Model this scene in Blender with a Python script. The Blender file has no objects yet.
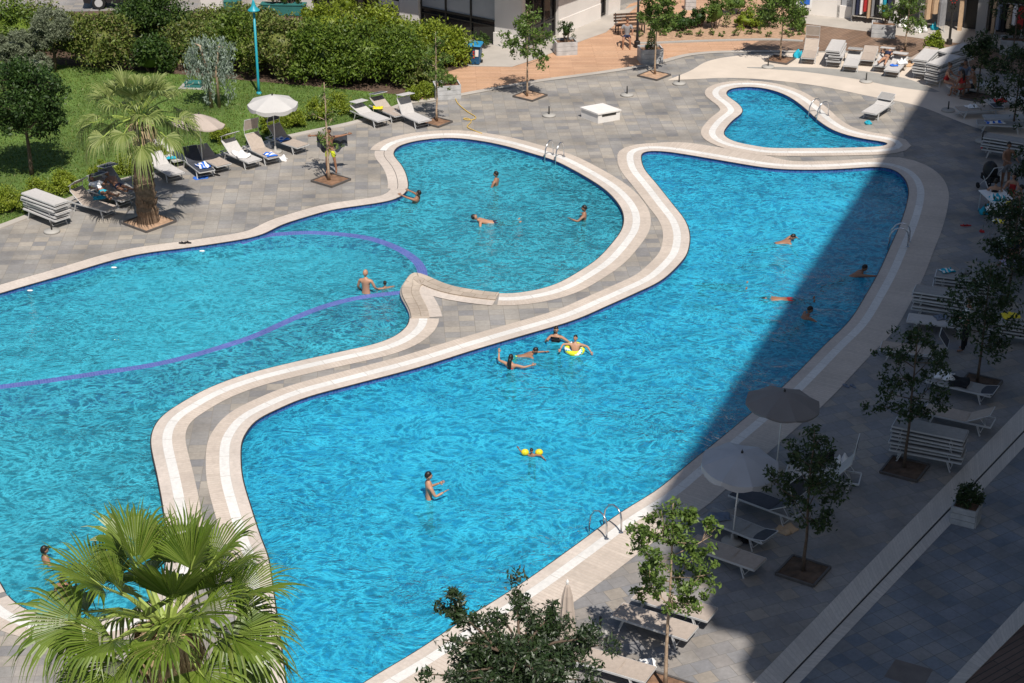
import bpy, bmesh, math, random
import numpy as np
from mathutils import Vector, Matrix, Euler
from mathutils.geometry import tessellate_polygon
random.seed(7); rng = np.random.default_rng(11)
C = bpy.context.scene.collection
R = math.radians
# ------------------------------------------------------------------ camera
PITCH, FOC, CAMH = R(25.3), 1800.0, 23.5
SP, CP = math.sin(PITCH), math.cos(PITCH)
def W(px, py, z=0.0):
    """photo position of a point known to stand at height z -> metres in the place"""
    t = (py - 341.5) / FOC
    d = (CAMH - z) / (SP + t * CP)
    return Vector(((px - 512) / FOC * d, d * (CP - t * SP), z))
def pxm(py):
    return FOC / (CAMH / (SP + (py - 341.5) / FOC * CP))
cam = bpy.data.cameras.new('camera'); camo = bpy.data.objects.new('camera', cam); C.objects.link(camo)
camo.location = (0, 0, CAMH); camo.rotation_euler = (math.pi / 2 - PITCH, 0, 0)
cam.sensor_width = 36; cam.lens = FOC / 1024 * 36; cam.clip_end = 2000; cam.clip_start = .5
sc = bpy.context.scene; sc.camera = camo
# ------------------------------------------------------------------ light
SUNEL = R(57); sx, sy = .295, -.955
sl = math.hypot(sx, sy); sx /= sl; sy /= sl
w = bpy.data.worlds.new('World'); sc.world = w; w.use_nodes = True
nt = w.node_tree; bg = nt.nodes['Background']; sk = nt.nodes.new('ShaderNodeTexSky')
sk.sky_type = 'NISHITA'; sk.sun_disc = False; sk.sun_elevation = SUNEL; sk.sun_rotation = math.atan2(sx, sy)
sk.air_density = 1.0; sk.dust_density = 1.0
nt.links.new(sk.outputs[0], bg.inputs[0]); bg.inputs[1].default_value = .072
sun = bpy.data.lights.new('sun', 'SUN'); sun.energy = 4.85; sun.angle = R(.53); sun.color = (1, .94, .86)
so = bpy.data.objects.new('sun', sun); C.objects.link(so)
trav = Vector((-sx * math.cos(SUNEL), -sy * math.cos(SUNEL), -math.sin(SUNEL)))
so.rotation_euler = trav.to_track_quat('-Z', 'Y').to_euler(); so.location = (20, -20, 60)
sc.view_settings.view_transform = 'Standard'; sc.view_settings.look = 'None'; sc.view_settings.exposure = .12; sc.view_settings.gamma = 1
sc.cycles.use_denoising = True; sc.cycles.max_bounces = 8; sc.cycles.transparent_max_bounces = 12
sc.cycles.caustics_reflective = False; sc.cycles.caustics_refractive = False
# ------------------------------------------------------------------ materials
M = {}
def nodes_of(name):
    m = bpy.data.materials.new(name); m.use_nodes = True; M[name] = m
    return m, m.node_tree, m.node_tree.nodes, m.node_tree.links, m.node_tree.nodes['Principled BSDF']
def srgb(r, g, b):
    f = lambda c: ((c / 255 + .055) / 1.055) ** 2.4 if c > 10 else c / 255 / 12.92
    return (f(r), f(g), f(b), 1)
def ramp(ns, stops, interp='LINEAR'):
    r = ns.new('ShaderNodeValToRGB'); e = r.color_ramp.elements; r.color_ramp.interpolation = interp
    while len(e) > 1: e.remove(e[-1])
    e[0].position = stops[0][0]; e[0].color = stops[0][1]
    for p, c in stops[1:]:
        k = e.new(p); k.color = c
    return r
def noise(ns, ls, vec, scale, detail=4, rough=.55):
    n = ns.new('ShaderNodeTexNoise'); n.inputs['Scale'].default_value = scale
    n.inputs['Detail'].default_value = detail; n.inputs['Roughness'].default_value = rough
    if vec is not None: ls.new(vec, n.inputs['Vector'])
    return n
def mixc(ns, ls, fac, a, b, mode='MIX'):
    n = ns.new('ShaderNodeMix'); n.data_type = 'RGBA'; n.blend_type = mode
    for sock, v in ((n.inputs[0], fac), (n.inputs[6], a), (n.inputs[7], b)):
        if hasattr(v, 'links'): ls.new(v, sock)
        else: sock.default_value = v
    return n.outputs[2]
def plain(name, col, rough=.6, var=.18, scale=6, metal=0, bump=0, spec=.4, island=0):
    m, t, ns, ls, p = nodes_of(name)
    tc = ns.new('ShaderNodeTexCoord')
    n = noise(ns, ls, tc.outputs['Object'], scale)
    dark = tuple(c * (1 - var) for c in col[:3]) + (1,); lite = tuple(min(1, c * (1 + var)) for c in col[:3]) + (1,)
    r = ramp(ns, [(.3, dark), (.7, lite)]); ls.new(n.outputs[0], r.inputs[0])
    ls.new(r.outputs[0], p.inputs['Base Color'])
    p.inputs['Roughness'].default_value = rough; p.inputs['Metallic'].default_value = metal
    p.inputs['Specular IOR Level'].default_value = spec
    if bump:
        b = ns.new('ShaderNodeBump'); b.inputs['Strength'].default_value = bump; b.inputs['Distance'].default_value = .01
        n2 = noise(ns, ls, tc.outputs['Object'], scale * 6); ls.new(n2.outputs[0], b.inputs['Height']); ls.new(b.outputs[0], p.inputs['Normal'])
    return m
def leafmat(name, cols, rough=.5, transl=.25, spec=.35):
    """leaf colour differs leaf by leaf"""
    m, t, ns, ls, p = nodes_of(name)
    g = ns.new('ShaderNodeNewGeometry'); k = len(cols)
    r = ramp(ns, [(i / max(1, k - 1), c) for i, c in enumerate(cols)]); ls.new(g.outputs['Random Per Island'], r.inputs[0])
    ls.new(r.outputs[0], p.inputs['Base Color']); p.inputs['Roughness'].default_value = rough
    p.inputs['Specular IOR Level'].default_value = spec
    tr = ns.new('ShaderNodeBsdfTranslucent'); ls.new(r.outputs[0], tr.inputs[0])
    mx = ns.new('ShaderNodeMixShader'); mx.inputs[0].default_value = transl
    ls.new(p.outputs[0], mx.inputs[1]); ls.new(tr.outputs[0], mx.inputs[2])
    ls.new(mx.outputs[0], ns['Material Output'].inputs[0])
    return m
def tiles(name, rot, bw, bh, cols, mortar, msize=.006, uv=False, stain=.25, rough=.55, off=.5, bumpy=.3):
    m, t, ns, ls, p = nodes_of(name)
    tc = ns.new('ShaderNodeTexCoord'); mp = ns.new('ShaderNodeMapping'); mp.inputs['Rotation'].default_value = (0, 0, -rot)
    ls.new(tc.outputs['UV' if uv else 'Object'], mp.inputs[0])
    b = ns.new('ShaderNodeTexBrick'); ls.new(mp.outputs[0], b.inputs['Vector'])
    b.offset = off; b.squash = 1; b.inputs['Scale'].default_value = 1
    b.inputs['Brick Width'].default_value = bw; b.inputs['Row Height'].default_value = bh
    b.inputs['Mortar Size'].default_value = msize; b.inputs['Mortar Smooth'].default_value = .2
    b.inputs['Color1'].default_value = (0, 0, 0, 1); b.inputs['Color2'].default_value = (1, 1, 1, 1); b.inputs['Mortar'].default_value = (.5, .5, .5, 1)
    k = len(cols)
    r = ramp(ns, [(i / max(1, k - 1), c) for i, c in enumerate(cols)]); ls.new(b.outputs['Color'], r.inputs[0])
    n1 = noise(ns, ls, mp.outputs[0], .55, 5); n2 = noise(ns, ls, mp.outputs[0], 9, 5, .65)
    r1 = ramp(ns, [(.3, (1 - stain, 1 - stain, 1 - stain, 1)), (.65, (1, 1, 1, 1))]); ls.new(n1.outputs[0], r1.inputs[0])
    r2 = ramp(ns, [(.3, (.8, .8, .8, 1)), (.7, (1.0, 1.0, 1.0, 1))]); ls.new(n2.outputs[0], r2.inputs[0])
    c = mixc(ns, ls, 1.0, r.outputs[0], r1.outputs[0], 'MULTIPLY'); c = mixc(ns, ls, 1.0, c, r2.outputs[0], 'MULTIPLY')
    c = mixc(ns, ls, b.outputs['Fac'], c, mortar)
    ls.new(c, p.inputs['Base Color']); p.inputs['Roughness'].default_value = rough; p.inputs['Specular IOR Level'].default_value = .3
    bp = ns.new('ShaderNodeBump'); bp.inputs['Strength'].default_value = bumpy; bp.inputs['Distance'].default_value = .006
    ad = ns.new('ShaderNodeMath'); ad.operation = 'SUBTRACT'; ls.new(n2.outputs[0], ad.inputs[0]); ls.new(b.outputs['Fac'], ad.inputs[1])
    ls.new(ad.outputs[0], bp.inputs['Height']); ls.new(bp.outputs[0], p.inputs['Normal'])
    return m
def G(v, w=0): return (v * (1 + w), v, v * (1 - w * 1.3), 1)
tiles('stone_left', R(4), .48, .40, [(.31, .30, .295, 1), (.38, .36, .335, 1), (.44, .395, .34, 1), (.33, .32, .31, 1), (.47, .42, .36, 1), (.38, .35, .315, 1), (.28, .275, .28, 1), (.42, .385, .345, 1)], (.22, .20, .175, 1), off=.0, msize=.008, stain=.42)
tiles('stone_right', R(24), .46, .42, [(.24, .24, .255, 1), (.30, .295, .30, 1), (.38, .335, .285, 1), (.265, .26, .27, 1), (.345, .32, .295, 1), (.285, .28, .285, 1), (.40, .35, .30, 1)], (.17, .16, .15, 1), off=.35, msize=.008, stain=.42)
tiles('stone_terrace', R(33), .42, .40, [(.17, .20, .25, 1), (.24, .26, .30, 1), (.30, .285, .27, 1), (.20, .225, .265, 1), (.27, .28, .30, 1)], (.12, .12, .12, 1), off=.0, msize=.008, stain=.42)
tiles('coping_tan', 0, .13, 5, [(.645, .565, .50, 1), (.69, .61, .545, 1), (.665, .585, .52, 1)], (.55, .47, .40, 1), msize=.005, uv=True, stain=.22, off=0)
tiles('coping_outer', 0, .11, 5, [(.61, .525, .45, 1), (.67, .58, .50, 1), (.64, .55, .475, 1)], (.47, .38, .31, 1), msize=.007, uv=True, stain=.22, off=0)
tiles('coping_white', 0, 1.1, 5, [(.82, .80, .77, 1), (.76, .74, .71, 1), (.80, .78, .75, 1)], (.5, .47, .43, 1), msize=.012, uv=True, stain=.12, off=0)
tiles('weir_stone', 0, .42, .31, [(.60, .50, .41, 1), (.66, .56, .46, 1), (.54, .45, .37, 1)], (.25, .2, .15, 1), msize=.01, uv=True, stain=.45, off=.5)
tiles('kerb_tile', 0, .14, 5, [(.58, .53, .48, 1), (.66, .60, .54, 1)], (.42, .38, .34, 1), msize=.008, uv=True, stain=.15, off=0)
tiles('wood_orange', R(2), 2.2, .15, [(.60, .36, .22, 1), (.68, .43, .28, 1), (.55, .33, .21, 1), (.64, .41, .27, 1)], (.36, .21, .13, 1), msize=.012, stain=.18)
tiles('wood_brown', R(48), 2.6, .15, [(.26, .165, .11, 1), (.33, .22, .155, 1), (.22, .145, .10, 1), (.30, .20, .145, 1)], (.1, .065, .045, 1), msize=.015, stain=.25)
tiles('wood_dark', R(38), 2.4, .16, [(.12, .07, .05, 1), (.16, .10, .075, 1)], (.04, .03, .02, 1), msize=.015)
tiles('pool_tile', 0, .10, .10, [(.22, .62, .80, 1), (.30, .70, .86, 1), (.17, .54, .74, 1), (.26, .66, .82, 1)], (.30, .62, .72, 1), msize=.006, stain=.2, off=0)
tiles('pool_tile_deep', 0, .10, .10, [(.06, .34, .46, 1), (.09, .40, .50, 1), (.05, .29, .42, 1)], (.12, .4, .46, 1), msize=.006, stain=.25, off=0)
tiles('pool_tile_pale', 0, .10, .10, [(.46, .80, .84, 1), (.54, .85, .88, 1), (.40, .75, .82, 1)], (.4, .68, .74, 1), msize=.006, stain=.2, off=0)
tiles('pool_wall_tile', 0, .10, .10, [(.03, .08, .30, 1), (.06, .14, .42, 1), (.04, .20, .45, 1)], (.12, .2, .4, 1), msize=.006, uv=True, off=0)
tiles('ledge_purple', 0, .08, .08, [(.10, .15, .46, 1), (.14, .19, .52, 1), (.08, .13, .42, 1)], (.16, .2, .46, 1), msize=.005, uv=True, off=0, stain=.4)
plain('path_beige', (.60, .52, .44), .7, .08, .8, bump=.2)
plain('path_grey', (.30, .29, .27), .7, .12, 1.5, bump=.2)
plain('sidewalk', (.42, .385, .345), .6, .14, .7, bump=.15)
plain('concrete', (.36, .345, .32), .8, .15, .6, bump=.2)
plain('soil', (.20, .115, .07), .95, .4, 5, bump=.8)
plain('mulch_shaded_soil', (.10, .065, .045), .95, .45, 4, bump=.8)
plain('soil_light', (.40, .26, .17), .95, .25, 6, bump=.8)
plain('lawn', (.088, .148, .028), .9, .4, .5, bump=.6)
plain('aluminium', (.60, .60, .60), .35, .06, 5, metal=.25)
plain('steel', (.62, .62, .63), .22, .05, 5, metal=.95)
plain('white_paint', (.78, .77, .75), .5, .05, 4)
plain('plaster', (.66, .63, .60), .8, .06, .7)
plain('plaster_grey', (.34, .33, .32), .8, .06, .7)
plain('plaster_base', (.74, .70, .66), .8, .06, .7)
plain('window_blind', (.36, .37, .39), .5, .06, 2)
plain('dark_metal', (.035, .033, .03), .45, .1, 4)
plain('bronze_metal', (.12, .10, .07), .45, .1, 4)
plain('black', (.012, .012, .013), .55, .2, 4)
plain('fabric_taupe', (.40, .335, .285), .85, .08, 9, bump=.3)
plain('fabric_light', (.49, .47, .455), .85, .06, 9, bump=.3)
plain('fabric_grey', (.30, .29, .28), .85, .08, 9, bump=.3)
plain('fabric_dark', (.055, .06, .075), .85, .12, 9, bump=.3)
plain('umbrella_white', (.50, .485, .47), .85, .05, 2)
plain('umbrella_beige', (.44, .37, .32), .85, .06, 2)
plain('umbrella_grey', (.20, .185, .18), .85, .06, 2)
plain('umbrella_pale', (.40, .41, .44), .85, .06, 2)
plain('teal_dark', (.03, .15, .14), .6, .12, 3)
plain('teal_paint', (.02, .30, .38), .4, .08, 3)
plain('blue_plastic', (.012, .085, .19), .4, .08, 3)
plain('blue_lid', (.02, .22, .42), .4, .08, 3)
plain('red_plastic', (.50, .035, .03), .5, .1, 3)
plain('yellow_plastic', (.80, .62, .02), .4, .06, 6)
plain('hose_yellow', (.62, .42, .10), .5, .1, 6)
plain('cloth_white', (.78, .77, .76), .9, .06, 8)
plain('cloth_blue', (.03, .14, .55), .9, .15, 8)
plain('cloth_teal', (.02, .36, .48), .9, .15, 8)
plain('cloth_red', (.45, .03, .03), .9, .15, 8)
plain('cloth_tan', (.55, .38, .24), .9, .12, 8)
plain('cloth_grey', (.25, .25, .26), .9, .12, 8)
plain('cloth_navy', (.02, .025, .06), .9, .15, 8)
plain('cloth_black', (.012, .012, .014), .9, .15, 8)
plain('cloth_lime', (.62, .68, .03), .9, .08, 8)
plain('cloth_lilac', (.42, .36, .48), .9, .1, 8)
plain('cloth_shadeblue', (.16, .19, .25), .9, .1, 8)
plain('skin_fair', (.43, .235, .15), .5, .06, 8)
plain('skin_tan', (.30, .155, .095), .5, .06, 8)
plain('skin_brown', (.30, .15, .09), .5, .06, 8)
plain('hair_dark', (.014, .010, .008), .45, .25, 20)
plain('hair_brown', (.10, .055, .03), .5, .25, 20)
plain('lips', (.35, .10, .08), .5, .05, 8)
plain('eye_dark', (.02, .015, .015), .3, .05, 8)
plain('bark_pale', (.40, .29, .20), .85, .25, 9, bump=.6)
plain('bark_dark', (.12, .085, .06), .9, .3, 9, bump=.6)
plain('palm_bark', (.17, .115, .075), .95, .4, 9, bump=1)
plain('petiole', (.26, .33, .07), .5, .1, 6)
plain('dead_leaf', (.42, .31, .18), .8, .25, 6)
plain('glass_dark', (.02, .021, .024), .06, .1, 1, spec=.5)
plain('car_paint', (.02, .02, .023), .2, .05, 2, spec=.6)
plain('rubber', (.015, .015, .015), .8, .1, 5)
plain('stone_box', (.72, .69, .66), .75, .05, 3, bump=.3)
plain('planter_wood', (.44, .44, .44), .7, .18, 4, bump=.5)
plain('edging_steel', (.10, .09, .085), .6, .15, 4)
plain('drain_tile', (.15, .13, .12), .7, .15, 3)
plain('water_foam', (.75, .82, .86), .5, .05, 4)
plain('flower_red', (.55, .03, .06), .6, .15, 5)
L = lambda *a: [(*c, 1) for c in a]
leafmat('leaf_young', L((.055, .10, .018), (.10, .17, .03), (.15, .22, .045), (.08, .13, .022)))
leafmat('leaf_shade', L((.018, .035, .012), (.035, .06, .018), (.05, .085, .024)))  # darker copy of the young leaf, shade put into the colour
leafmat('leaf_dense', L((.018, .045, .010), (.035, .075, .014), (.06, .11, .022)))
leafmat('leaf_hedge', L((.025, .05, .010), (.12, .165, .028), (.20, .25, .05), (.075, .115, .02), (.23, .20, .085), (.14, .19, .03), (.045, .075, .015)))
leafmat('leaf_hedge_dark', L((.02, .045, .010), (.04, .085, .015), (.08, .13, .022)))
leafmat('leaf_lime', L((.11, .16, .012), (.19, .25, .02), (.26, .31, .035), (.14, .20, .015)))
leafmat('leaf_hedge_green', L((.035, .075, .010), (.10, .165, .018), (.17, .24, .03), (.06, .11, .014), (.14, .19, .03)))
leafmat('leaf_olive', L((.10, .125, .07), (.17, .20, .12), (.25, .28, .19), (.08, .10, .05)))
leafmat('leaf_cedar', L((.24, .31, .25), (.38, .45, .38), (.15, .21, .14), (.32, .37, .33)))
leafmat('leaf_dark_olive', L((.014, .032, .010), (.028, .054, .016), (.05, .08, .03), (.022, .044, .012), (.12, .14, .10)), spec=.5, rough=.4)
leafmat('palm_leaf', L((.065, .12, .010), (.125, .195, .02), (.19, .26, .045), (.095, .155, .014), (.17, .21, .04)), rough=.40, spec=.5, transl=.3)
leafmat('palm_leaf_pale', L((.09, .14, .025), (.20, .25, .065), (.31, .35, .13), (.14, .18, .04)), rough=.5, transl=.3)
leafmat('grass_blade', L((.055, .11, .016), (.105, .17, .026), (.16, .225, .042), (.20, .215, .065)), transl=.3)
def watermat(name, deep, tint, body):
    m, t, ns, ls, p = nodes_of(name); ns.remove(p)
    def math_(op, a, b=None, c=None):
        n = ns.new('ShaderNodeMath'); n.operation = op
        for k, v in enumerate((a, b, c)):
            if v is None: continue
            if hasattr(v, 'links'): ls.new(v, n.inputs[k])
            else: n.inputs[k].default_value = v
        return n.outputs[0]
    tc = ns.new('ShaderNodeTexCoord'); mp = ns.new('ShaderNodeMapping'); ls.new(tc.outputs['Object'], mp.inputs[0])
    mp.inputs['Scale'].default_value = (1, 1.15, 1); mp.inputs['Rotation'].default_value = (0, 0, R(20))
    wv = noise(ns, ls, mp.outputs[0], .45, 2)
    dv = ns.new('ShaderNodeVectorMath'); dv.operation = 'MULTIPLY_ADD'; ls.new(wv.outputs['Color'], dv.inputs[0]); dv.inputs[1].default_value = (1.6, 1.6, 1.6); ls.new(mp.outputs[0], dv.inputs[2])
    n0 = noise(ns, ls, dv.outputs[0], .9, 2, .5); n1 = noise(ns, ls, dv.outputs[0], 2.6, 3, .6); n2 = noise(ns, ls, dv.outputs[0], 7.5, 2, .6)
    ridge = math_('ABSOLUTE', math_('SUBTRACT', n1.outputs[0], .5))          # sharp crested ripples
    ridge2 = math_('ABSOLUTE', math_('SUBTRACT', n2.outputs[0], .5))
    h = math_('MULTIPLY_ADD', ridge, .55, math_('MULTIPLY', n0.outputs[0], .5)); h = math_('MULTIPLY_ADD', n1.outputs[0], .35, h); h = math_('MULTIPLY_ADD', ridge2, .34, h)
    n3 = noise(ns, ls, tc.outputs['Object'], .13, 3)
    rg = ns.new('ShaderNodeMapRange'); rg.inputs[1].default_value = .35; rg.inputs[2].default_value = .62; rg.inputs[3].default_value = .28; rg.inputs[4].default_value = 1.15
    ls.new(n3.outputs[0], rg.inputs[0]); hh = math_('MULTIPLY', h, rg.outputs[0])
    def bump(d):
        b = ns.new('ShaderNodeBump'); b.inputs['Strength'].default_value = 1; b.inputs['Distance'].default_value = d; ls.new(hh, b.inputs['Height']); return b.outputs[0]
    b, b2 = bump(.36), bump(.16)
    # paler wisps put into the scatter mix stand in for caustics and glints
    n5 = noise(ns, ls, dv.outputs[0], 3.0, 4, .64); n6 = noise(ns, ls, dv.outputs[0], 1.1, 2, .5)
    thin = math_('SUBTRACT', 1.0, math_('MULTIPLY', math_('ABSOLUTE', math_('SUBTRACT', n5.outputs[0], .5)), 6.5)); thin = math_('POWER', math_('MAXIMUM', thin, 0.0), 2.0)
    thin = math_('MULTIPLY', thin, math_('MULTIPLY', n6.outputs[0], 1.6)); wisp_mix = ns.new('ShaderNodeMapRange'); wisp_mix.inputs[1].default_value = 0; wisp_mix.inputs[2].default_value = 1; wisp_mix.inputs[3].default_value = deep; wisp_mix.inputs[4].default_value = min(.98, deep + .68); ls.new(thin, wisp_mix.inputs[0])
    tr = ns.new('ShaderNodeBsdfTransparent'); tr.inputs[0].default_value = tint
    df = ns.new('ShaderNodeBsdfDiffuse'); df.inputs[0].default_value = body; ls.new(b, df.inputs['Normal'])
    gl = ns.new('ShaderNodeBsdfGlossy'); gl.inputs['Roughness'].default_value = .08; ls.new(b2, gl.inputs['Normal'])
    fr = ns.new('ShaderNodeFresnel'); fr.inputs['IOR'].default_value = 1.33; ls.new(b2, fr.inputs['Normal'])
    m1 = ns.new('ShaderNodeMixShader'); ls.new(wisp_mix.outputs[0], m1.inputs[0]); ls.new(tr.outputs[0], m1.inputs[1]); ls.new(df.outputs[0], m1.inputs[2])
    m2 = ns.new('ShaderNodeMixShader'); ls.new(fr.outputs[0], m2.inputs[0]); ls.new(m1.outputs[0], m2.inputs[1]); ls.new(gl.outputs[0], m2.inputs[2])
    ls.new(m2.outputs[0], ns['Material Output'].inputs[0])
    return m
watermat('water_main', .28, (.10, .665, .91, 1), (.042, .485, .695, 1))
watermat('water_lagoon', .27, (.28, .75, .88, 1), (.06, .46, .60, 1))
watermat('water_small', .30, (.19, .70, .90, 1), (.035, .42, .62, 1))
# ------------------------------------------------------------------ mesh helpers
def link(o, parent=None):
    C.objects.link(o)
    if parent is not None: o.parent = parent
    return o
def tag(o, label=None, cat=None, group=None, kind=None):
    if label: o['label'] = label
    if cat: o['category'] = cat
    if group: o['group'] = group
    if kind: o['kind'] = kind
    return o
def empty(name, loc, yaw=0, label=None, cat=None, group=None):
    o = bpy.data.objects.new(name, None); link(o); o.empty_display_size = .1
    o.location = loc; o.rotation_euler = (0, 0, yaw)
    return tag(o, label, cat, group)
def arr_mesh(name, V, F, mats, mi=None, uv=None, smooth=False):
    """fast mesh from arrays: F an (n,k) array"""
    V = np.asarray(V, np.float32); F = np.asarray(F, np.int32); k = F.shape[1]
    me = bpy.data.meshes.new(name); me.vertices.add(len(V)); me.vertices.foreach_set('co', V.ravel())
    me.loops.add(F.size); me.loops.foreach_set('vertex_index', F.ravel())
    me.polygons.add(len(F)); me.polygons.foreach_set('loop_start', np.arange(0, F.size, k, dtype=np.int32))
    try: me.polygons.foreach_set('loop_total', np.full(len(F), k, np.int32))
    except Exception: pass
    for m in mats: me.materials.append(M[m])
    if mi is not None: me.polygons.foreach_set('material_index', np.asarray(mi, np.int32))
    if smooth: me.polygons.foreach_set('use_smooth', np.ones(len(F), bool))
    me.update(calc_edges=True); me.validate()
    return me
class MB:
    def __init__(s): s.v = []; s.f = []; s.m = []; s.uv = {}
    def add(s, vs, fs, mi=0):
        b = len(s.v); s.v += [tuple(v) for v in vs]
        for f in fs: s.f.append(tuple(i + b for i in f)); s.m.append(mi)
        return s
    def box(s, c, d, rot=None, mi=0, bev=0):
        hx, hy, hz = d[0] / 2, d[1] / 2, d[2] / 2; c = Vector(c)
        vs = [Vector((x, y, z)) for x in (-hx, hx) for y in (-hy, hy) for z in (-hz, hz)]
        if rot is not None: vs = [rot @ v for v in vs]
        return s.add([v + c for v in vs], [(0, 1, 3, 2), (4, 6, 7, 5), (0, 4, 5, 1), (2, 3, 7, 6), (0, 2, 6, 4), (1, 5, 7, 3)], mi)
    def beam(s, a, b, w_, h_, mi=0):
        a, b = Vector(a), Vector(b); d = (b - a); l = d.length
        if l < 1e-6: return s
        q = d.to_track_quat('Y', 'Z').to_matrix()
        return s.box((a + b) / 2, (w_, l, h_), q, mi)
    def tube(s, pts, rad, n=8, mi=0, cap=True):
        pts = [Vector(p) for p in pts]; k = len(pts)
        if not hasattr(rad, '__len__'): rad = [rad] * k
        vs = []; ref = None
        for i, p in enumerate(pts):
            d = (pts[min(i + 1, k - 1)] - pts[max(i - 1, 0)])
            d = d.normalized() if d.length > 1e-9 else Vector((0, 0, 1))
            if ref is None: ref = d.orthogonal().normalized()
            ref = (ref - d * ref.dot(d)); ref = ref.normalized() if ref.length > 1e-6 else d.orthogonal().normalized()
            u = d.cross(ref)
            for j in range(n):
                a = 2 * math.pi * j / n; vs.append(p + (ref * math.cos(a) + u * math.sin(a)) * rad[i])
        fs = [(i * n + j, i * n + (j + 1) % n, (i + 1) * n + (j + 1) % n, (i + 1) * n + j) for i in range(k - 1) for j in range(n)]
        if cap: fs += [tuple(range(n - 1, -1, -1)), tuple((k - 1) * n + j for j in range(n))]
        return s.add(vs, fs, mi)
    def lathe(s, prof, n=16, c=(0, 0, 0), mi=0):
        c = Vector(c); vs = []
        for r, z in prof:
            for j in range(n):
                a = 2 * math.pi * j / n; vs.append(c + Vector((r * math.cos(a), r * math.sin(a), z)))
        k = len(prof)
        fs = [(i * n + j, i * n + (j + 1) % n, (i + 1) * n + (j + 1) % n, (i + 1) * n + j) for i in range(k - 1) for j in range(n)]
        fs += [tuple(range(n - 1, -1, -1)), tuple((k - 1) * n + j for j in range(n))]
        return s.add(vs, fs, mi)
    def ell(s, c, r, n=12, m=8, mi=0, rot=None, fn=None):
        c = Vector(c); vs = []
        for i in range(m + 1):
            th = math.pi * i / m
            for j in range(n):
                a = 2 * math.pi * j / n
                v = Vector((math.sin(th) * math.cos(a), math.sin(th) * math.sin(a), math.cos(th)))
                if fn: v = fn(v)
                v = Vector((v.x * r[0], v.y * r[1], v.z * r[2]))
                vs.append(c + (rot @ v if rot is not None else v))
        fs = [(i * n + j, (i + 1) * n + j, (i + 1) * n + (j + 1) % n, i * n + (j + 1) % n) for i in range(m) for j in range(n)]
        return s.add(vs, fs, mi)
    def prism(s, poly, z0, z1, mi=0):
        k = len(poly); vs = [(p[0], p[1], z0) for p in poly] + [(p[0], p[1], z1) for p in poly]
        return s.add(vs, [tuple(range(k - 1, -1, -1)), tuple(range(k, 2 * k))] + [(i, (i + 1) % k, k + (i + 1) % k, k + i) for i in range(k)], mi)
    def mesh(s, name, mats, smooth=False):
        me = bpy.data.meshes.new(name); me.from_pydata(s.v, [], s.f)
        for m in ([mats] if isinstance(mats, str) else mats): me.materials.append(M[m])
        me.polygons.foreach_set('material_index', s.m)
        if smooth: me.polygons.foreach_set('use_smooth', [True] * len(s.f))
        me.update(); return me
    def build(s, name, mats, parent=None, smooth=False):
        return link(bpy.data.objects.new(name, s.mesh(name, mats, smooth)), parent)
def inst(name, me, parent=None, loc=None, rot=None):
    o = bpy.data.objects.new(name, me); link(o, parent)
    if loc is not None: o.location = loc
    if rot is not None: o.rotation_euler = rot
    return o
# ---- curves on the ground
def catmull(P, closed, step=.22):
    P = [Vector(p).to_2d() for p in P]; n = len(P); out = []
    rngi = range(n if closed else n - 1)
    for i in rngi:
        p0 = P[(i - 1) % n] if closed or i > 0 else P[0] * 2 - P[1]
        p1, p2 = P[i], P[(i + 1) % n]
        p3 = P[(i + 2) % n] if closed or i + 2 < n else P[-1] * 2 - P[-2]
        k = max(1, int((p2 - p1).length / step + .5))
        for j in range(k):
            t = j / k
            m1 = (p2 - p0) / 2; m2 = (p3 - p1) / 2
            # limit tangents
            L_ = (p2 - p1).length
            for mm in (m1, m2):
                if mm.length > 1.3 * L_: mm *= 1.3 * L_ / mm.length
            h00 = 2 * t**3 - 3 * t**2 + 1; h10 = t**3 - 2 * t**2 + t; h01 = -2 * t**3 + 3 * t**2; h11 = t**3 - t**2
            out.append(p1 * h00 + m1 * h10 + p2 * h01 + m2 * h11)
    if not closed: out.append(P[-1])
    return out
def smoothc(P, closed, it=2):
    for _ in range(it):
        n = len(P); Q = list(P)
        for i in range(n):
            if not closed and i in (0, n - 1): continue
            Q[i] = P[i - 1] * .25 + P[i] * .5 + P[(i + 1) % n] * .25
        P = Q
    return P
def area(P): return sum(P[i].x * P[(i + 1) % len(P)].y - P[(i + 1) % len(P)].x * P[i].y for i in range(len(P))) / 2
def normals(P, closed):
    n = len(P); N = []
    for i in range(n):
        a = P[i - 1] if closed or i > 0 else P[0]; b = P[(i + 1) % n] if closed or i < n - 1 else P[-1]
        d = (b - a); d = d.normalized() if d.length > 1e-9 else Vector((1, 0)); N.append(Vector((d.y, -d.x)))
    return N
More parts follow.
